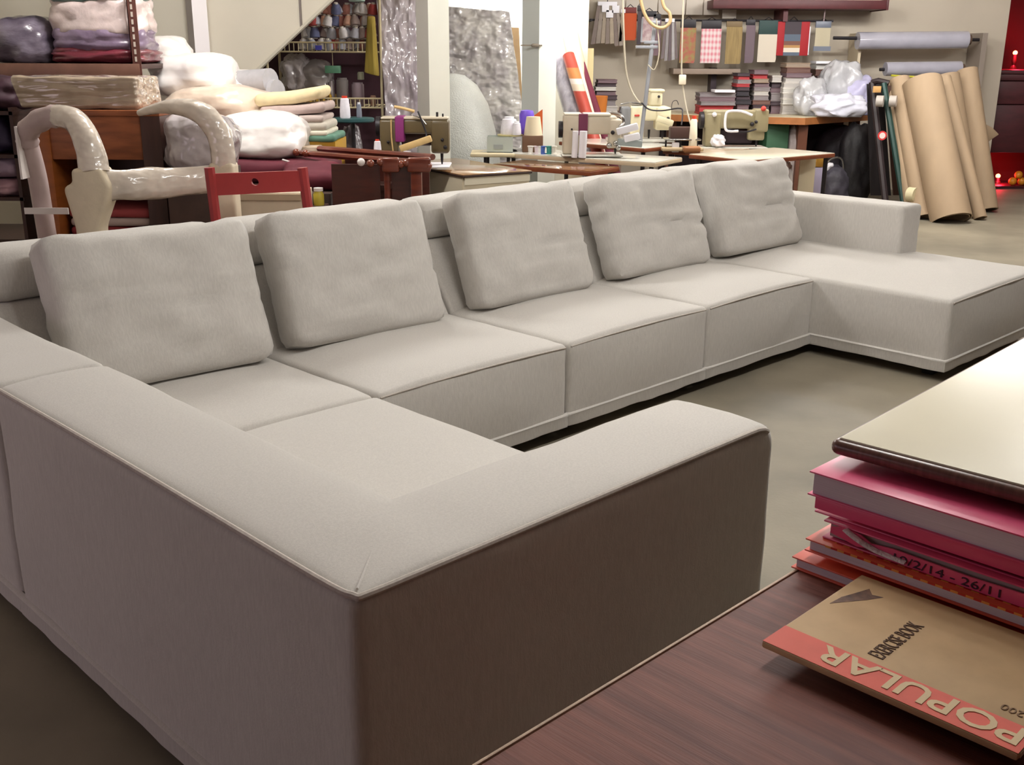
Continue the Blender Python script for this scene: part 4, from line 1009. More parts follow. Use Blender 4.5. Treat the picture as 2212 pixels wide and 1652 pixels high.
machine('tall cream sewing machine with a raised tower', 1338, 192, 1452, 304, 9.55, CRM, IRON, [
    ('base', -.25, 1.05, .05, PALE), ('pillar', .18, .46, .04, .68), ('arm', .18, .92, .40, .68), ('head', .68, .98, .22, .66), ('tower', .55, .80, .68, .97), ('top_cover', .54, .84, .93, 1.0), ('motor_or_dark_fill', .0, .2, .28, .66, M('motor_grey', (130, 130, 132))),
    ('needle', .58, .22, .1), ('needle', .85, .22, .1), ('wheel', -.02, .5, .16), ('ribbon', .26, .36, .48, .52, M('red_badge', (196, 70, 60)), -.56, -.5), ('knob', .92, .45, .014), ('knob', .72, .86, .012),
    ('bar', (.68, -.9, .46), (1.0, -.9, .36), .05, .05, CRM, 'lamp_shade'), ('rod', [(.0, 0, .70), (.2, 0, .74), (.5, 0, .70)], .006, CHR), ('rod', [(1.0, 0, .6), (1.02, 0, .75), (1.1, 0, .78), (1.14, 0, .70)], .003, IRON)])
machine('olive cream sewing machine with a white handle and red knob', 1516, 235, 1658, 318, 9.35, OLC, IRON, [
    ('base', -.15, 1.0, .03, PALE), ('pillar', .02, .26, .03, .9), ('arm', .0, .95, .50, .97), ('head', .78, 1.0, .42, 1.0), ('lower_arm', .70, .96, .20, .60), ('motor_or_dark_fill', .26, .80, .10, .48, M('dark_cloth_machine', (52, 34, 44)), .0, .5),
    ('needle', .86, .22, .1), ('wheel', -.06, .7, .22), ('knob', .90, 1.02, .022, M('red_knob', (206, 60, 50))), ('knob', .14, .86, .02, PAPR), ('knob', .74, .62, .018), ('knob', .80, .68, .014),
    ('rod', [(.72, -.7, .85), (.55, -.7, .95), (.36, -.7, .95), (.31, -.7, .85), (.31, -.7, .55), (.36, -.7, .45), (.52, -.7, .45)], .011, PAPR, 'handle'), ('rod', [(.35, -.7, .5), (.6, -.7, .42), (.8, -.7, .5)], .007, IRON)])
# papers and cones by the machines
def cone(label, u, vb, vt, Y, wpx, thread, cap=None, name='thread_spool', zb=None, group='thread spools on the sewing tables'):
    b, t = px(u, vb, Y), px(u, vt, Y); z = b.z if zb is None else zb; h = t.z-z
    r = (px(u+wpx/2, vb, Y)-b).x
    o = thing(name, label, 'thread spool', (b.x, Y, z), 0, group)
    ob('thread', lathe(nb(), [(r*.9, .0), (r, .01), (r*.96, h*.4), (r*.78, h*.86), (r*.55, h*.90)], 16), thread, o)
    ob('core', lathe(nb(), [(r*.5, h*.88), (r*.55, h), (r*.3, h)], 12), cap or PAPR, o)
    return o
WTH = M('white_thread', (236, 232, 240), rough=.8, var=.03, scale=60); CAPR = M('red_cap', (222, 70, 48), rough=.4); CTH = M('cream_thread', (240, 230, 206), rough=.8)
# round green stand
gz = px(762, 254, 7.9).z; gx = px(762, 254, 7.9).x
gs = thing('spool_stand', 'round dark green spool stand on an iron pole', 'stand', (gx, 7.9, 0))
ob('tray', lathe(nb(), [(.148, gz-.03), (.155, gz-.022), (.155, gz-.004), (.145, gz)], 28), M('teal_tray', (38, 78, 80), rough=.45), gs)
ob('pole', tube(nb(), [(0, 0, 0), (0, 0, gz-.03)], .016, 8), IRON, gs)
ob('foot', lathe(nb(), [(.16, 0), (.15, .02), (.03, .035)], 20), IRON, gs)
cone('tall white thread spool with red cap on the green stand', 746, 257, 207, 7.84, 23, WTH, CAPR, zb=gz)
cone('small grey thread spool on the green stand', 776, 250, 221, 7.92, 12, M('grey_thread', (120, 124, 136), rough=.8), zb=gz)
cone('white thread spool with red cap left of the olive machine', 816, 333, 301, 7.1, 17, WTH, CAPR)
one('packing_crate', b2(nb(), px(760, 360, 7.1).x, px(850, 360, 7.1).x, 7.0, 7.3, 0, px(816, 333, 7.1).z, .004), DBROWN, 'dark crate carrying the white spool left of the olive machine', 'crate')
cone('white paper cone in front of the olive machine', 878, 345, 322, 7.3, 26, PAPR, zb=None)
sack('dark grey bag hanging below the green spool stand', 722, 272, 782, 325, 7.95, .25, M('dark_grey_bag', (92, 82, 84), rough=.3, var=.2, scale=5, bump=.5), 75, 0, group=None)
# two paper wraps on the beige machine
for u, w, lab in ((1242, 14, 'narrow white paper sleeve at the beige machine pillar'), (1259, 18, 'wide white paper sleeve at the beige machine pillar')):
    x0, x1, z0, z1 = pb(u-w/2, 284, u+w/2, 334, 8.15)
    one('paper_sleeve', tube(nb(), [((x0+x1)/2, 8.2, .782), ((x0+x1)/2+.004, 8.2, (z1+.78)/2), ((x0+x1)/2+.006, 8.2, z1)], [(x1-x0)/2]*3, 14), PAPR, lab, 'paper')
# left end of the grey table: tray of cones, purple tub, clear box
tz = px(1100, 290, 8.75).z
ts = thing('cone_tray', 'cream spool tray on a pole at the end of the grey table', 'tray', (px(1102, 288, 8.75).x, 8.75, 0))
ob('tray', lathe(nb(), [(.10, tz-.012), (.105, tz), (.09, tz)], 20), M('cream_tray', (220, 206, 150)), ts); ob('pole', tube(nb(), [(0, 0, .78), (0, 0, tz-.01)], .012, 8), IRON, ts); ob('base', lathe(nb(), [(.06, .78), (.05, .79), (.02, .80)], 14), IRON, ts)
cone('tall white thread cone on the cream tray', 1100, 290, 252, 8.75, 38, WTH, zb=tz, group='cones on the cream tray')
cone('small white thread cone on the cream tray', 1116, 288, 262, 8.68, 20, WTH, zb=tz, group='cones on the cream tray')
x0, x1, z0, z1 = pb(1052, 296, 1108, 325, 8.6)
cbx = thing('clear_box', 'translucent plastic box with a grey label on the table end', 'box', (0, 0, 0))
CLR = M('translucent_plastic', (206, 214, 206), rough=.2, trans=.25, coat=.4)
for a in ((x0, x1, 8.6, 8.605), (x0, x1, 8.78, 8.785), (x0, x0+.005, 8.605, 8.78), (x1-.005, x1, 8.605, 8.78)): ob('wall', b2(nb(), *a, .78, z1), CLR, cbx, smooth=False)
ob('floor', b2(nb(), x0, x1, 8.6, 8.785, .78, .785), CLR, cbx, smooth=False)
ob('label', b2(nb(), px(1066, 318, 8.6).x, px(1086, 318, 8.6).x, 8.592, 8.599, px(1070, 322, 8.6).z, px(1070, 312, 8.6).z), M('label_grey', (150, 156, 156)), cbx, smooth=False)
x0, x1, z0, z1 = pb(1016, 322, 1112, 336, 8.55)
tl_ = thing('side_shelf', 'narrow cream shelf on black legs at the left table end', 'shelf', (0, 0, 0))
ob('shelf', b2(nb(), x0, x1, 8.5, 8.85, .752, .780, .008), M('cream_shelf', (210, 196, 160), rough=.5), tl_)
for x in (x0+.12, x1-.05): ob('leg', tube(nb(), [(x, 8.55, .752), (x, 8.55, 0)], .014, 8), IRON, tl_)
x0, x1, z0, z1 = pb(1130, 256, 1164, 290, 8.8)
lp = thing('tub_with_cup', 'purple tub with a cream cup upside down beside it', 'tub', (0, 0, 0))
h = px(1140, 238, 8.8).z-px(1140, 290, 8.8).z; zb_ = px(1140, 290, 8.8).z
ob('tub', lathe(nb(), [(.055, 0), (.06, h*.8), (.05, h*.97), (.02, h)], 18, (px(1138, 270, 8.8).x, 8.85, zb_)), M('purple_tub', (112, 78, 200), rough=.4), lp)
ob('cup', lathe(nb(), [(.075, 0), (.055, h*.76), (.05, h*.76)], 18, (px(1152, 270, 8.7).x, 8.72, zb_)), M('cream_cup', (220, 206, 176)), lp)
one('tin_stand', b2(nb(), px(1128, 300, 8.8).x, px(1172, 300, 8.8).x, 8.64, 8.95, .78, zb_, .004), M('brown_tin', (104, 72, 50), rough=.5), 'brown tin holding up the purple tub', 'tin')
bm = prism([XZ(1150, 252, 8.98), XZ(1172, 236, 8.98), XZ(1172, 290, 8.98), XZ(1158, 290, 8.98)], 8.97, 8.99, 'Y')
one('orange_folder', bm, M('orange_folder', (206, 92, 32), rough=.5), 'orange folder standing behind the cream cup', 'folder', smooth=False)
for k, (u, v, c, lab) in enumerate([(1160, 316, (228, 214, 220), 'pale pink thread reel on the grey table'), (1172, 312, (70, 96, 170), 'blue thread reel on the grey table'), (1186, 318, (60, 140, 130), 'teal cloth scrap reel on the grey table'), (1146, 320, (230, 226, 220), 'white thread reel on the grey table'), (1196, 312, (214, 208, 196), 'cream thread reel by the machine pillar'), (1165, 298, (238, 236, 232), 'tall white reel behind the pink one')]):
    p = px(u, v+8, 8.5); 
    one('thread_reel', lathe(nb(), [(.026, 0), (.026, .006), (.018, .012), (.020, .05), (.026, .056), (.026, .062)], 14), M('reel%d' % k, c, rough=.6), lab, 'reel', (p.x, 8.5, .780), group='thread reels on the grey table')
# spool group between the machines
cone('cream thread spool with red cap on the middle table', 1498, 284, 250, 8.95, 18, CTH, CAPR, zb=.80)
sp = thing('spool_rack', 'small iron spool rack with brown box on the middle table', 'rack', (px(1470, 300, 9.0).x, 9.0, .77))
ob('box', b2(nb(), -.09, .09, -.04, .08, .10, .19, .006), M('brown_box', (70, 44, 36), rough=.6), sp)
for s in (-.12, 0, .14): ob('pin', tube(nb(), [(s, 0, 0), (s, 0, .10)], .008, 6), IRON, sp)
ob('tray', b2(nb(), -.16, .18, -.10, .10, 0.0, .03, .01), M('tray_tan', (190, 168, 134)), sp)
ob('tray', b2(nb(), -.14, .16, -.08, .08, .085, .10, .006), CHR, sp)
bm = b2(nb(), px(1478, 310, 8.75).x, px(1515, 310, 8.75).x, 8.75, 8.85, .771, .771+.05, .015, 3)
one('wooden_brush', bm, M('brush_brown', (150, 98, 58), rough=.5), 'small brown wooden block on the middle table', 'block')
for k, (u, v, Y, lab) in enumerate([(1459, 318, 8.95, 'white paper tag hanging at the middle table edge'), (1474, 172, 9.2, 'cream switch box on the hanging cable')]):
    p = px(u, v, Y)
    one('cable_switch' if k else 'paper_tag', b2(nb(), p.x-.03, p.x+.03, Y-.015, Y+.01, p.z-.04, p.z+.04, .008), M('switch_cream', (232, 220, 196)) if k else PAPR, lab, 'switch' if k else 'tag')
sack('white crumpled cloth on the right sewing table', 1538, 292, 1570, 322, 9.2, .15, PAPR, 76, .781, name='cloth_scrap', group=None, cat='cloth', amp=.3)
# cables and the swivel lamp pole
CAB = M('pale_cable', (176, 166, 146), rough=.5); POLE = M('grey_pole', (150, 152, 158), rough=.4, metal=.3)
pl = thing('cable_pole', 'grey steel pole with cross arms carrying lamp cables', 'pole', (0, 0, 0))
a, b = px(1416, 40, 9.3), px(1383, 308, 9.3)
ob('pole', tube(nb(), [b, a], .017, 10), POLE, pl)
for v, l0, l1 in ((100, -34, 12), (90, -18, 12), (48, -12, 10)):
    c_ = a.lerp(b, (v-40)/268); ob('cross_arm', b2(nb(), c_.x+l0*.004, c_.x+l1*.004, 9.28, 9.31, c_.z-.012, c_.z+.012, .003), POLE, pl)
bt = px(1405, 65, 9.3); ob('frame', tube(nb(), [px(1388, 40, 9.3), px(1385, 90, 9.3), px(1412, 92, 9.3)], .008, 6), POLE, pl)
def cable(label, pts, r=.008, mat=CAB, name='cable'):
    return one(name, tube(nb(), smooth_path([px(*p) for p in pts], 5), r, 8), mat, label, 'cable')
cable('thick tan hose looping down from the ceiling by the pole', [(1378, -60, 9.25), (1384, 0, 9.25), (1395, 35, 9.25), (1412, 55, 9.25), (1432, 60, 9.25), (1447, 48, 9.25), (1446, 28, 9.25), (1432, 8, 9.25), (1424, -60, 9.25)], .014, M('tan_hose', (176, 148, 106), rough=.5), 'hose')
cable('pale cable hanging left of the steel pole', [(1344, -60, 9.4), (1347, 60, 9.4), (1352, 150, 9.4), (1362, 190, 9.4), (1376, 215, 9.35), (1384, 222, 9.3)])
cable('dark cable sagging from the pole to the right', [(1386, 222, 9.28), (1402, 236, 9.28), (1430, 239, 9.25), (1470, 234, 9.2), (1474, 250, 9.15), (1472, 270, 9.1)], .006, IRON)
cable('pale cable with the switch box hanging at the right', [(1478, -60, 9.22), (1473, 110, 9.22), (1473, 165, 9.22), (1480, 220, 9.18), (1490, 262, 9.1), (1496, 275, 9.0)], .007)
cable('thin cable crossing the pole from upper right', [(1418, 40, 9.28), (1424, 110, 9.26), (1414, 150, 9.26), (1400, 140, 9.27)], .005)
# ------------------------------------------------------------------ cutting bench, books, hanging samples (far right)
BZ = .90
cb0 = gp(1740, 254, BZ)
bn = thing('cutting_bench', 'long cream topped cutting bench with orange brown edge', 'bench', (cb0[0], cb0[1], 0), 0)
A1, A2 = Vector((gp(1530, 243, BZ)[0]-cb0[0]-.5, 12.0-cb0[1])), Vector((gp(1885, 245, BZ)[0]-cb0[0]+.05, gp(1885, 244.5, BZ)[1]-cb0[1]))
poly = [(0, 0), (A2.x, A2.y), (A2.x-.3, 12.70-cb0[1]), (A1.x, 12.70-cb0[1]), (A1.x, A1.y)]
ob('bench_top', prism(poly, BZ-.004, BZ), M('bench_cream', (206, 194, 164), rough=.4, var=.05, scale=4), bn, smooth=False)
ob('edge_band', prism([(x*1.0, y) for x, y in poly], BZ-.075, BZ-.004), M('orange_brown_edge', (164, 104, 58), rough=.45, var=.12, scale=8), bn, smooth=False)
for x, y in [(.02, .12), (A2.x-.2, A2.y+.05), (A1.x+.1, .9), (A2.x-.35, 1.1)]:
    ob('leg', b2(nb(), x-.05, x+.05, y, y+.1, 0, BZ-.075), M('bench_leg', (92, 52, 34), rough=.5), bn, smooth=False)
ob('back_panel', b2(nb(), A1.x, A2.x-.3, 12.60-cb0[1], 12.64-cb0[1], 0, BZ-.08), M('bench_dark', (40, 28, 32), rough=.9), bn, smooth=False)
# under the bench
x0, x1, z0, z1 = pb(1655, 268, 1706, 314, 11.7)
one('storage_box', b2(nb(), x0, x1, 11.7, 12.1, 0, z1, .01), M('green_box', (44, 84, 56), rough=.6, var=.15, scale=5), 'dark green box under the cutting bench', 'box')
sack('grey white bag under the cutting bench', 1703, 268, 1746, 314, 11.65, .35, M('bag_grey', (160, 148, 146), rough=.35, var=.1, scale=5, bump=.5), 81, 0, group=None)
for k, (u0, v0, u1, v1, lab, c) in enumerate([(1780, 360, 1850, 440, 'dark shiny bag low under the bench', (70, 66, 76)), (1815, 268, 1905, 440, 'black bag enlarged to paint the shade under the right bench end', (20, 16, 20)), (1770, 275, 1880, 330, 'dark grey cloth pile at the back under the bench', (46, 38, 46))]):  # the black one is enlarged to stand in for the dark void here
    sack(lab, u0, v0, u1, v1, 11.5 if k < 2 else 12.1, .35, M('dark_bag%d' % k, c, rough=.6, var=.3, scale=5, bump=.3), 82+k, 0, group='dark bags under the bench')
p = px(1800, 350, 11.4)
one('bag_handle', tube(nb(), smooth_path([px(1786, 385, 11.6), px(1782, 365, 11.55), px(1790, 348, 11.52), px(1808, 340, 11.52), px(1820, 348, 11.55), px(1822, 385, 11.62)], 4), .010, 8), CHR, 'curved shiny handle above the dark bag under the bench', 'handle')
sack('small white knot of plastic on the dark bag', 1786, 352, 1804, 370, 11.62, .08, PAPR, 87, None, group=None, name='plastic_knot', cat='bag')
# sample books stacked on the bench, row of stacks
BK = {'dark': (52, 36, 44), 'red': (176, 34, 40), 'grey': (128, 118, 120), 'pale': (196, 190, 184), 'mauve': (110, 84, 92), 'black': (30, 24, 32), 'tan': (150, 128, 108), 'white': (216, 212, 206), 'brown': (98, 62, 52)}
BM = {k: M('book_'+k, c, rough=.5, var=.08, scale=20) for k, c in BK.items()}
stacks = [  # u0,u1, Y, bottom v, list of (v top, colour)
 (1512, 1588, 11.95, 236, [(228, 'red'), (219, 'grey'), (210, 'mauve'), (201, 'grey')], 'low stack left of the bench'),
 (1590, 1622, 12.1, 235, [(226, 'mauve'), (216, 'black'), (208, 'dark'), (196, 'black'), (188, 'dark'), (181, 'red'), (172, 'grey'), (165, 'red'), (158, 'dark')], 'dark and red stack'),
 (1624, 1662, 12.1, 235, [(226, 'dark'), (217, 'brown'), (206, 'grey'), (197, 'pale'), (188, 'grey'), (179, 'mauve'), (170, 'tan'), (161, 'red'), (151, 'mauve')], 'grey stack topped with red'),
 (1663, 1690, 12.15, 236, [(228, 'mauve'), (219, 'dark'), (200, 'grey'), (190, 'mauve'), (178, 'dark'), (163, 'pale')], 'narrow dark stack'),
 (1690, 1755, 12.05, 239, [(226, 'pale'), (213, 'white'), (202, 'pale'), (190, 'white'), (179, 'pale'), (168, 'pale'), (158, 'mauve'), (146, 'brown'), (136, 'tan')], 'tall pale stack'),
 (1757, 1822, 12.3, 237, [(222, 'grey'), (208, 'dark'), (192, 'mauve'), (178, 'dark'), (164, 'mauve'), (150, 'brown'), (138, 'white')], 'stack behind the clear bags'),
 (1286, 1334, 11.7, 243, [(229, 'pale'), (216, 'grey'), (206, 'dark'), (196, 'mauve'), (188, 'white'), (180, 'dark'), (172, 'mauve')], 'stack by the pale yellow board'),
]
ordn = ['lowest', 'second', 'third', 'fourth', 'fifth', 'sixth', 'seventh', 'eighth', 'ninth']
for si, (u0, u1, Y, vb, bk, nm) in enumerate(stacks):
    z = BZ if si < 6 else px(1310, 243, Y).z
    for k, (v, c) in enumerate(bk):
        x0, x1, _, zt_ = pb(u0+rnd.uniform(-3, 3), v, u1+rnd.uniform(-3, 3), vb, Y)
        if zt_ <= z+.006: zt_ = z+.03
        dy = rnd.uniform(-.02, .02)
        o = thing('sample_book', '%s sample book, %s from the bottom in the %s' % (c, ordn[k], nm) if k else '%s sample book lying at the bottom of the %s' % (c, nm), 'book', ((x0+x1)/2, Y+dy, z), 0, 'fabric sample books')
        w = x1-x0; h = zt_-z
        ob('cover', b2(nb(), -w/2, w/2, 0, .30, 0, h*.2, .002), BM[c], o); ob('cover', b2(nb(), -w/2, w/2, 0, .30, h*.8, h, .002), BM[c], o)
        ob('sheets', b2(nb(), -w/2+.006, w/2-.006, .004, .29, h*.2, h*.8), M('sheets_'+c, tuple(int(x*.75+40) for x in BK[c]), rough=.9, var=.2, scale=30, stretch=(.2, .2, 12)), o)
        z = zt_
one('low_table', b2(nb(), px(1280, 250, 11.7).x, px(1345, 250, 11.7).x, 11.66, 12.1, 0, px(1310, 243, 11.7).z, .004), M('table_taupe', (120, 100, 86)), 'small taupe table under the book stack by the pilaster', 'table')
# paper sheets lying about on top
one('paper_sheet', b2(nb(), px(1544, 203, 11.9).x, px(1588, 203, 11.9).x, 11.9, 12.15, px(1560, 200, 11.95).z+.002, px(1560, 194, 11.95).z, .003), PAPR, 'white folded papers on the low book stack', 'paper')
one('paper_sheet', b2(nb(), px(1763, 137, 12.25).x, px(1797, 137, 12.25).x, 12.25, 12.5, px(1780, 138, 12.3).z+.002, px(1780, 132, 12.3).z, .003), PAPR, 'white papers on the stack behind the clear bags', 'paper')
CLB = M('clear_bag_film', (214, 214, 218), rough=.14, var=.12, scale=6, bump=1., bscale=9, coat=1., alpha=.72)
WB = M('white_bag_film', (230, 230, 244), rough=.25, var=.06, scale=6, bump=.9, bscale=10, coat=.5)
for k, (u0, v0, u1, v1, Y, mt, lab) in enumerate([(1722, 172, 1800, 240, 11.75, CLB, 'clear plastic bag on the bench before the pale books'), (1780, 132, 1880, 225, 11.9, CLB, 'tall clear crumpled bag at the back of the bench'), (1830, 168, 1905, 232, 11.85, M('lilac_film', (190, 186, 216), rough=.25, bump=.7, bscale=10), 'lilac white bag between the clear bags and the trolley'), (1760, 204, 1884, 241, 11.5, WB, 'white crumpled bag lying on the bench edge')]):
    sack(lab, u0, v0, u1, v1, Y, .35, mt, 91+k, BZ+.001, amp=.3, crease=.14, freq=2.0, group='plastic bags on the bench')
# upper shelf and the rail with samples
DSH = M('dark_red_shelf', (84, 34, 38), rough=.5, var=.1, scale=8)
us = thing('wall_shelf', 'dark brown wall shelf high above the bench', 'shelf', (0, 0, 0))
x0, x1, z0, z1 = pb(1540, -20, 1922, 20, 12.2)
ob('board', b2(nb(), x0, x1, 12.2, 12.75, z0+.01, z0+.10, .004), DSH, us)
ob('board_end', b2(nb(), x1-.02, x1+.004, 12.19, 12.75, z0, z0+.11, .004), DSH, us)
ob('bracket', b2(nb(), px(1694, 10, 12.3).x, px(1704, 10, 12.3).x, 12.3, 12.75, z0-.12, z0+.01), DSH, us)
sl_ = thing('sample_rail', 'wall rail with pale boards from which fabric samples hang', 'rail', (0, 0, 0))
zr = px(1500, 44, 12.35).z
ob('rail', tube(nb(), [(px(1275, 30, 12.35).x, 12.35, zr), (px(1800, 30, 12.35).x, 12.35, zr)], .012, 8), IRON, sl_)
for u0, u1 in ((1290, 1350), (1352, 1420), (1422, 1480), (1482, 1518), (1520, 1553)):
    x0, x1 = px(u0, 10, 12.6).x, px(u1, 10, 12.6).x
    ob('pale_board', b2(nb(), x0, x1, 12.58, 12.60, px(0, 24, 12.6).z, px(0, -10, 12.6).z, .003), M('board_pale', (206, 196, 184), rough=.6), sl_)
x0, x1, z0, z1 = pb(1560, 8, 1592, 40, 12.55); ob('pale_board', b2(nb(), x0, x1, 12.55, 12.57, z0, z1, .003), M('board_pale'), sl_)
for u in (1278, 1500, 1798): ob('bracket', b2(nb(), px(u, 44, 12.35).x-.01, px(u, 44, 12.35).x+.01, 12.34, 12.75, zr-.012, zr+.012), IRON, sl_)
def plaid():
    m = bpy.data.materials.new('pink_plaid'); m.use_nodes = True; nt = m.node_tree; b = nt.nodes['Principled BSDF']; tc = nt.nodes.new('ShaderNodeTexCoord'); outs = []
    for d_, s_ in (('X', 14), ('Z', 9)):
        w = nt.nodes.new('ShaderNodeTexWave'); w.bands_direction = d_; w.inputs['Scale'].default_value = s_*.55; nt.links.new(tc.outputs['Object'], w.inputs['Vector']); outs.append(w)
    mx = nt.nodes.new('ShaderNodeMath'); mx.operation = 'ADD'; nt.links.new(outs[0].outputs['Fac'], mx.inputs[0]); nt.links.new(outs[1].outputs['Fac'], mx.inputs[1])
    r = nt.nodes.new('ShaderNodeValToRGB'); r.color_ramp.elements[0].color = (*lin((226, 212, 212)), 1); r.color_ramp.elements[1].color = (*lin((214, 120, 136)), 1); r.color_ramp.elements[0].position = .2
    hv = nt.nodes.new('ShaderNodeMath'); hv.operation = 'MULTIPLY'; hv.inputs[1].default_value = .5; nt.links.new(mx.outputs[0], hv.inputs[0]); nt.links.new(hv.outputs[0], r.inputs[0]); nt.links.new(r.outputs[0], b.inputs['Base Color']); b.inputs['Roughness'].default_value = .8
    return m
def sample(label, u0, u1, v0, v1, mats, Y=12.3, header=None, sheets=3, cat='fabric sample', vhead=None, name='fabric_sample'):
    """hanging sample book: header clamp, a wire hook and sheets of cloth"""
    x0, x1, z0, z1 = pb(u0, v0, u1, v1, Y); zh = px(u0, vhead, Y).z if vhead else z1-.06
    o = thing(name, label, cat, ((x0+x1)/2, Y, z0), 0, 'fabric samples hanging on the rail')
    w = x1-x0
    ob('header', b2(nb(), -w/2, w/2, -.014, .014, zh-z0, z1-z0, .004), header or BM['black'], o)
    ob('hook', tube(nb(), [(-w*.25, 0, z1-z0), (0, 0, max(zr-z0, z1-z0+.03)), (w*.25, 0, z1-z0)], .005, 6), IRON, o)
    for k in range(sheets):
        bm = b2(nb(), -w/2+.004+.004*k, w/2-.004+.006*k, -.012+.008*k, -.007+.008*k, .0+.012*k, zh-z0, 0)
        slices(bm, .05); warp(bm, lambda c: Vector((c.x, c.y+.006*math.sin(c.x*40+k), c.z)))
        ob('fabric_sheet', bm, mats[k % len(mats)], o)
    return o
def strips(label, us, v0, v1, cols, Y=12.3, top=None):
    """bunch of narrow cloth strips fanning out under one clip"""
    xa_, xb_, z0, z1 = pb(us[0], v0, us[-1], v1, Y)
    o = thing('fabric_strips', label, 'fabric sample', ((xa_+xb_)/2, Y, z0), 0, 'fabric samples hanging on the rail')
    cx_ = (xa_+xb_)/2; n = len(us)-1
    ob('clip', b2(nb(), -(xb_-xa_)*.30, (xb_-xa_)*.30, -.02, .02, z1-z0-.04, z1-z0, .004), top or PAPR, o)
    ob('hook', tube(nb(), [(0, 0, z1-z0), (0, 0, max(zr-z0, z1-z0+.03))], .005, 6), IRON, o)
    for k in range(n):
        a, b = px(us[k], v1, Y).x-cx_, px(us[k+1], v1, Y).x-cx_
        zz = rnd.uniform(0, .04)
        bm = prism([(a+.003, zz), (b-.003, zz+.006), (b*.62-.001, z1-z0-.03), (a*.62+.001, z1-z0-.03)], -.006+.004*(k % 2), .0+.004*(k % 2), 'Y')
        ob('strip', bm, M('strip_%d_%d_%d' % cols[k % len(cols)], cols[k % len(cols)], rough=.85, var=.06, scale=20), o, smooth=False)
    return o
strips('bunch of taupe fabric strips with white tags at the left', [1275, 1286, 1297, 1307, 1317, 1327, 1337, 1347], 4, 100, [(132, 118, 112), (150, 138, 128), (162, 148, 132), (140, 126, 118), (170, 156, 138)], 12.33)
for u, v in ((1308, 18), (1317, 30), (1330, 20)):
    x0, x1, z0, z1 = pb(u-8, v-8, u+8, v+8, 12.31); one('paper_tag', b2(nb(), x0, x1, 12.305, 12.315, z0, z1, .001), PAPR, {1308: 'left white tag on the taupe fabric strips', 1317: 'middle white tag on the taupe fabric strips', 1330: 'right white tag on the taupe fabric strips'}[u], 'tag')
strips('bunch of beige fabric strips beside the orange sample', [1336, 1343, 1350, 1354], 20, 92, [(158, 142, 122), (140, 122, 108)], 12.33)
OS = M('orange_sample', (186, 78, 38), rough=.8)
sample('rust orange fabric sample next to the beige strips', 1346, 1375, 16, 87, [OS], 12.33, M('hdr_maroon', (110, 36, 34)))
sample('dark brown sample left of the steel pole', 1374, 1388, 12, 96, [BM['dark']], 12.33)
sample('charcoal sample right of the steel pole', 1408, 1428, 30, 120, [BM['mauve']], 12.33)
sample('white and pink patterned sample behind the steel pole', 1384, 1418, 24, 92, [M('pink_white', (206, 190, 190), rough=.8, c2=(170, 140, 144), scale=18)], 12.33)
strips('bunch of grey fabric strips left of the flowered sample', [1426, 1434, 1442, 1450, 1458, 1464], 40, 132, [(120, 108, 110), (150, 144, 146), (104, 92, 96), (170, 166, 168)], 12.33)
FLOW = M('flowered', (150, 140, 88), rough=.8, c2=(172, 92, 84), scale=22)
sample('flowered green and red sample with dark header', 1466, 1504, 42, 136, [FLOW], 12.33, None, 3, vhead=60)
sample('pink plaid fabric sample with dark header', 1511, 1559, 44, 136, [plaid()], 12.33, None, 3, vhead=62)
sample('olive tan fabric sample right of the pink plaid', 1564, 1604, 46, 138, [M('tan_sample', (148, 126, 84), rough=.8, var=.15, scale=10, stretch=(5, 1, .5))], 12.33, M('hdr_tan', (120, 100, 70)))
sample('mauve grey sample squeezed beside the tan one', 1606, 1632, 42, 136, [M('mauve_sample', (112, 96, 104), rough=.8)], 12.33)
sample('off white sample book with dark green header', 1634, 1681, 44, 134, [M('offwhite_sample', (212, 202, 186), rough=.8)], 12.33, M('hdr_green', (34, 62, 60)), vhead=74)
# striped sample: red borders around graded bands
x0, x1, z0, z1 = pb(1674, 47, 1750, 120, 12.33)
st = thing('fabric_sample', 'red bordered sample card with grey to white bands', 'fabric sample', ((x0+x1)/2, 12.33, z0), 0, 'fabric samples hanging on the rail'); w, h = x1-x0, z1-z0
RDS = M('red_sample', (160, 28, 36), rough=.7)
ob('border', b2(nb(), -w/2, -w/2+w*.24, -.008, .004, 0, h, .003), RDS, st); ob('border', b2(nb(), w/2-w*.26, w/2, -.008, .004, 0, h, .003), RDS, st)
zz = 0
for c, f_ in [((92, 104, 120), .10), ((222, 212, 196), .13), ((180, 138, 88), .08), ((120, 84, 72), .12), ((92, 76, 78), .20), ((72, 64, 70), .37)]:
    ob('band', b2(nb(), -w*.26, w*.24, -.010, 0, zz, zz+h*f_), M('band_%d' % c[0], c, rough=.8), st, smooth=False); zz += h*f_
ob('backing_sheet', b2(nb(), -w*.44, w*.54, .006, .010, .01, h*.86), PAPR, st, smooth=False)
ob('hook', tube(nb(), [(-.06, 0, h), (0, 0, h+.05), (.06, 0, h)], .005, 6), IRON, st)
bs = sample('beige sample card with steel grey ends on a cord', 1757, 1796, 46, 110, [M('beige_sample', (186, 176, 150), rough=.7)], 12.33, M('steel_grey', (110, 116, 130), rough=.4), 1, vhead=60)
x0, x1, z0, z1 = pb(1757, 100, 1796, 110, 12.03); ob('foot_strip', b2(nb(), -(x1-x0)/2, (x1-x0)/2, -.03, -.018, 0, z1-z0), M('steel_grey'), bs)
ob('cord', tube(nb(), [(0, 0, px(1780, 46, 12.33).z-bs.location.z), (.02, 0, px(1788, -30, 12.33).z-bs.location.z)], .008, 6), M('cord_pale', (150, 130, 130)), bs)
x0, x1, z0, z1 = pb(1496, 138, 1540, 150, 12.4)
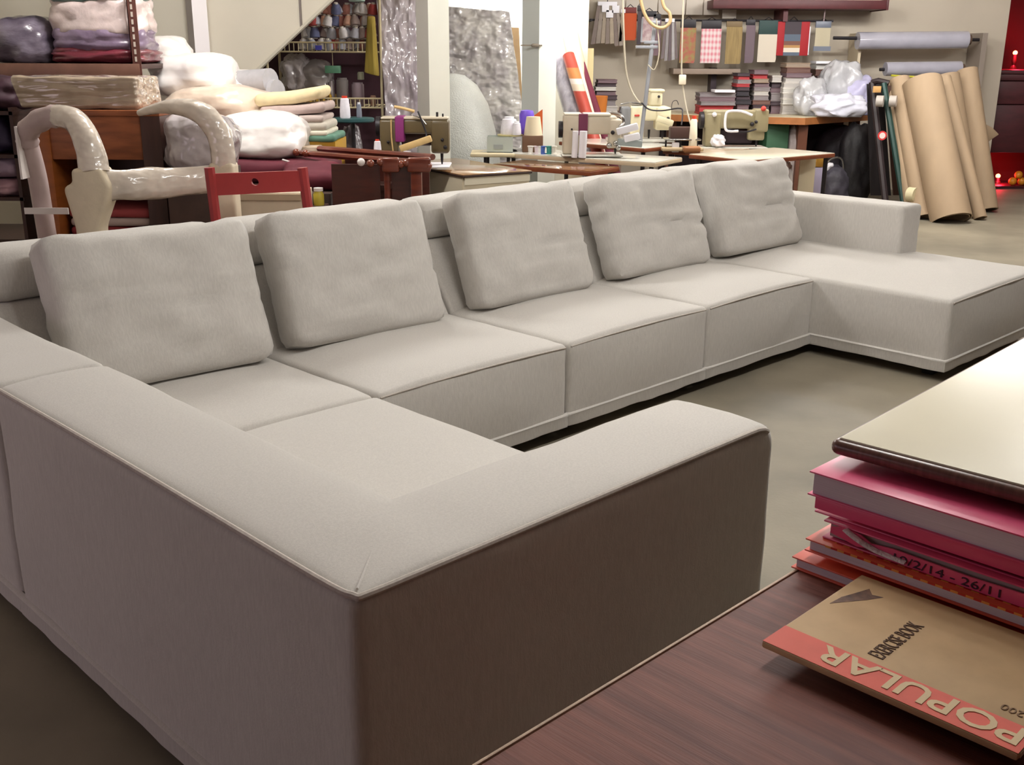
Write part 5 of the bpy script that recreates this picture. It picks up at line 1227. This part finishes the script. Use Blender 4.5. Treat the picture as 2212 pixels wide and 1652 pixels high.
one('pale_ledge', b2(nb(), px(1455, 145, 12.4).x, px(1600, 145, 12.4).x, 12.4, 12.75, px(0, 152, 12.4).z, px(0, 140, 12.4).z, .004), M('ledge', (150, 132, 118), rough=.6), 'narrow taupe ledge under the hanging samples', 'shelf')
one('wall_post', b2(nb(), px(1533, 190, 12.6).x, px(1545, 190, 12.6).x, 12.55, 12.75, BZ+.001, px(0, 138, 12.6).z), BM['dark'], 'dark upright post on the bench under the ledge', 'post', smooth=False)
# film rolls on a wall rack
rr0 = thing('film_rack', 'grey wall rack holding two rolls of clear film', 'rack', (0, 0, 0))
ob('upright', b2(nb(), px(2108, 100, 12.5).x, px(2119, 100, 12.5).x, 12.35, 12.72, px(0, 250, 12.5).z, px(0, 60, 12.5).z), M('rack_grey', (140, 128, 118), rough=.5), rr0, smooth=False)
ob('upright', b2(nb(), px(1846, 100, 12.5).x, px(1852, 100, 12.5).x, 12.35, 12.72, px(0, 140, 12.5).z, px(0, 62, 12.5).z), M('rack_cream', (206, 190, 162), rough=.5), rr0, smooth=False)
ob('bar', tube(nb(), [px(1800, 82, 12.3), px(2115, 86, 12.35)], .018, 8), IRON, rr0)
ob('bar', tube(nb(), [px(1900, 150, 12.3), px(2100, 150, 12.35)], .018, 8), IRON, rr0)
for k, (u0, u1, v, r, lab) in enumerate([(1852, 2088, 88, .092, 'upper silver roll of clear film on the wall rack'), (1912, 2074, 149, .075, 'lower silver roll of clear film on the wall rack')]):
    a, b = px(u0, v, 12.28), px(u1, v-2, 12.33)
    o = thing('film_roll', lab, 'roll', (0, 0, 0), 0, 'film rolls on the wall rack')
    ob('film', tube(nb(), [a, a.lerp(b, .5), b], r, 22), M('silver_film', (176, 174, 186), rough=.22, var=.05, scale=6, coat=.6), o)
    n = (b-a).normalized(); ob('core', tube(nb(), [b+n*.001, b+n*.04], r*.6, 16), M('core_brown', (90, 70, 56), rough=.7), o)
one('yellow_ruler', tube(nb(), [px(1925, 163, 12.2), px(1975, 166, 12.21)], .012, 6), M('yellow', (206, 200, 60), rough=.5), 'short yellow rod in front of the lower film roll', 'rod')
# ------------------------------------------------------------------ trolley and kraft rolls
tr = thing('hand_truck', 'dark green and black hand truck with pale wheels', 'trolley', (0, 0, 0))
GRN = M('dark_green_steel', (28, 58, 52), rough=.4, metal=.2)
a, b = px(1909, 180, 11.0), px(1952, 440, 10.6)
def tofloor(a, b, z=.06): d_ = b-a; return a + d_*((a.z-z)/(-d_.z))
ob('upright', tube(nb(), [a, tofloor(a, b)], .030, 8), GRN, tr)
a2, b2_ = px(1884, 178, 11.1), px(1912, 430, 10.75)
ob('upright', tube(nb(), [a2, tofloor(a2, b2_)], .034, 8), M('black_brown', (38, 26, 28), rough=.5), tr)
ob('crossbar', tube(nb(), [a2, a2.lerp(a, .5)+Vector((0, 0, .02)), a+Vector((.05, 0, 0))], .03, 8), M('black_brown'), tr)
x0, x1, z0, z1 = pb(1884, 186, 1903, 200, 10.98); ob('plate', b2(nb(), x0, x1, 10.96, 10.98, z0, z1, .004), M('plate_tan', (190, 146, 90), rough=.5), tr)
for u in (1897, 1925):
    p = px(u, 218, 10.9); ob('wheel', tube(nb(), [p+Vector((-.03, -.04, 0)), p+Vector((.03, -.07, 0))], .055, 14), M('pale_wheel', (176, 168, 160), rough=.4), tr)
p = px(1902, 292, 10.85)
ob('round_sticker', tube(nb(), [p+Vector((0, -.05, 0)), p+Vector((0, -.055, 0))], .045, 20), M('sticker_red', (196, 50, 50)), tr); ob('sticker_centre', tube(nb(), [p+Vector((0, -.055, 0)), p+Vector((0, -.058, 0))], .030, 18), M('sticker_white', (226, 206, 200)), tr)
p = px(1970, 420, 10.5); ob('wheel', tube(nb(), [p+Vector((-.02, .03, 0)), p+Vector((.03, -.03, 0))], .07, 18), M('cream_wheel', (206, 196, 160), rough=.5), tr)
p = px(1915, 422, 10.55); ob('foot_plate', b2(nb(), p.x-.12, p.x+.08, 10.45, 10.7, .02, .10, .02), M('foot_grey', (130, 116, 110)), tr)
ob('panel', prism([XZ(1880, 182, 11.1), XZ(1915, 182, 11.1), XZ(1950, 432, 10.85), XZ(1905, 432, 10.85)], 11.2, 11.22, 'Y'), M('panel_black', (26, 18, 20), rough=.7), tr, smooth=False)
ob('panel', prism([XZ(1915, 185, 11.0), XZ(1942, 185, 11.0), XZ(1972, 430, 10.75), XZ(1952, 430, 10.75)], 11.05, 11.07, 'Y'), M('panel_brown', (66, 40, 30), rough=.6), tr, smooth=False)
KRF = M('kraft_paper', (160, 137, 110), rough=.75, var=.05, scale=5, stretch=(1, 1, .2))
def kroll(label, ut, vt, ub, vb, Y0, Y1, r, half=False):
    a, b = px(ut, vt, Y1), px(ub, vb, Y0)
    d_ = b-a; b = a + d_*((a.z-.015)/(-d_.z))
    o = thing('kraft_roll', label, 'roll', (0, 0, 0), 0, 'rolls of brown kraft board')
    # spiral sheet: outer wall wound inwards so that the end shows layers
    ax = (b-a).normalized(); s = ax.cross(Vector((0, 1, 0))).normalized(); t = ax.cross(s)
    bm = nb(); N = 44; rings = []
    for k in range(N+1):
        th = -math.pi*.2 + k/N*2*math.pi*1.45; rr = r*(1-.16*k/N)
        o_, i_ = s*math.cos(th)*rr+t*math.sin(th)*rr, s*math.cos(th)*(rr-.008)+t*math.sin(th)*(rr-.008)
        rings.append([bm.verts.new(a+o_), bm.verts.new(b+o_), bm.verts.new(b+i_), bm.verts.new(a+i_)])
    for k in range(N):
        for j in range(4): bm.faces.new((rings[k][j], rings[k][(j+1) % 4], rings[k+1][(j+1) % 4], rings[k+1][j]))
    bm.faces.new(rings[0]); bm.faces.new(rings[-1][::-1])
    ob('sheet', bm, KRF, o, ang=50)
    return o
kroll('fat kraft roll in front leaning on the others', 1990, 178, 2052, 468, 10.25, 10.95, .200)
kroll('slim kraft roll left of the fat one', 1942, 172, 1992, 455, 10.45, 11.1, .105)
kroll('narrow kraft roll behind the hand truck', 1925, 178, 1968, 440, 10.55, 11.15, .07)
kroll('thin kraft roll standing out between two rolls', 2040, 168, 2115, 462, 10.4, 11.1, .065)
kroll('tall kraft roll at the right edge of the group', 2088, 152, 2128, 425, 11.0, 11.5, .110)
kroll('kraft roll filling the back of the group', 2040, 166, 2085, 440, 10.9, 11.35, .15)
bm = prism([XZ(2122, 265, 11.8), XZ(2142, 275, 11.8), XZ(2157, 290, 11.8), XZ(2135, 305, 11.8), (XZ(2120, 306, 11.8)[0]-.01, 0), (XZ(2105, 306, 11.8)[0]-.15, 0)], 11.78, 11.9, 'Y'); bevel(bm, .01, 2)
kf = one('kraft_corner', bm, KRF, 'pointed corner of kraft board sticking out at the right', 'board'); 
# ------------------------------------------------------------------ altar in the red recess
DRW = M('dark_red_wood', (70, 26, 32), rough=.45, var=.15, scale=5, stretch=(1, 1, 4))
al = thing('altar_cabinet', 'dark red altar cabinet with drawers and a low niche', 'cabinet', (0, 0, 0))
AY = 12.9
zt_ = px(2190, 152, AY).z; zn = px(2190, 330, AY).z; zf = px(2190, 424, AY).z
ax0, ax1 = 5.64, 8.0
ob('top', b2(nb(), ax0, ax1, AY, 14.2, zt_-.04, zt_, .004), DRW, al)
ob('drawer', b2(nb(), ax0, ax1, AY+.01, AY+.03, px(2190, 175, AY).z+.006, zt_-.045, .004), DRW, al)
ob('drawer', b2(nb(), ax0, ax1, AY+.01, AY+.03, px(2190, 226, AY).z+.006, px(2190, 175, AY).z-.006, .004), DRW, al)
ob('door', b2(nb(), ax0, ax1, AY+.01, AY+.03, zn, px(2190, 226, AY).z-.006, .004), DRW, al)
ob('carcass', b2(nb(), ax0, ax1, AY+.04, 14.2, zn, zt_-.04), DRW, al, smooth=False)
ob('niche_back', b2(nb(), ax0, ax1, 13.5, 13.6, 0, zn), M('niche_red', (110, 18, 22), rough=.6), al, smooth=False)
ob('plinth', b2(nb(), ax0, ax1, AY, 13.5, 0, max(.03, zf+.02)), DRW, al, smooth=False)
def redlamp(label, u, v, Y, pw, zbase):
    p = px(u, v, Y)
    o = thing('altar_lamp', label, 'lamp', (p.x, Y, zbase))
    hh = p.z-zbase
    ob('stand', lathe(nb(), [(.045, 0), (.04, .02), (.018, .05), (.03, hh*.5), (.018, hh*.8), (.022, hh-.02)], 14), M('lamp_stand', (60, 20, 24), rough=.4), o)
    b = nb(); bmesh.ops.create_uvsphere(b, u_segments=12, v_segments=8, radius=.028); bmesh.ops.translate(b, vec=(0, 0, hh), verts=b.verts)
    ob('bulb', b, M('red_bulb', (255, 120, 80), emit=(255, 130, 80), estr=9.), o)
    l = bpy.data.lights.new('red_glow', 'POINT'); l.energy = pw; l.color = (1, .02, .05); l.shadow_soft_size = .03
    lo = bpy.data.objects.new('red_glow', l); col.objects.link(lo); lo.parent = o; lo.location = (0, -.06, hh)
    return o
redlamp('red altar lamp glowing on top of the cabinet', 2193, 114, 13.9, 17, zt_)
redlamp('red altar lamp glowing in the low niche', 2156, 380, 13.2, 5, max(.03, zf+.02))
redlamp('second red altar lamp farther left on the cabinet top', 2150, 113, 14.05, 1.2, zt_)
OG = M('orange_fruit', (216, 140, 34), rough=.45, bump=.1, bscale=120)
zb_ = max(.03, zf+.02)
for k, (u, v, lab) in enumerate([(2184, 413, 'left orange in the altar niche'), (2204, 413, 'right orange in the altar niche'), (2197, 400, 'top orange resting on the others in the altar niche')]):
    p = px(u, v, 13.0); b = nb(); bmesh.ops.create_uvsphere(b, u_segments=16, v_segments=10, radius=.048)
    one('orange', b, OG, lab, 'fruit', (p.x, 13.0, zb_+.048 + (.076 if k == 2 else 0)), group='oranges in the altar niche')
# ------------------------------------------------------------------ put every empty at the base of its thing
bpy.context.view_layer.update()
for o in list(col.objects):
    if o.type == 'EMPTY' and o.parent is None and o.location.length < 1e-6:
        P = []
        def rec(c):
            if c.type == 'MESH': P.extend(c.matrix_world @ Vector(q) for q in c.bound_box)
            for g in c.children: rec(g)
        for c in o.children: rec(c)
        if not P: continue
        lo = Vector(tuple(min(p[i] for p in P) for i in range(3))); hi = Vector(tuple(max(p[i] for p in P) for i in range(3)))
        b = Vector(((lo.x+hi.x)/2, (lo.y+hi.y)/2, lo.z))
        R = o.rotation_euler.to_matrix().inverted()
        for c in o.children: c.location = c.location - R @ b
        o.location = b
    for k in ('ox', 'oy'):
        if k in o: del o[k]
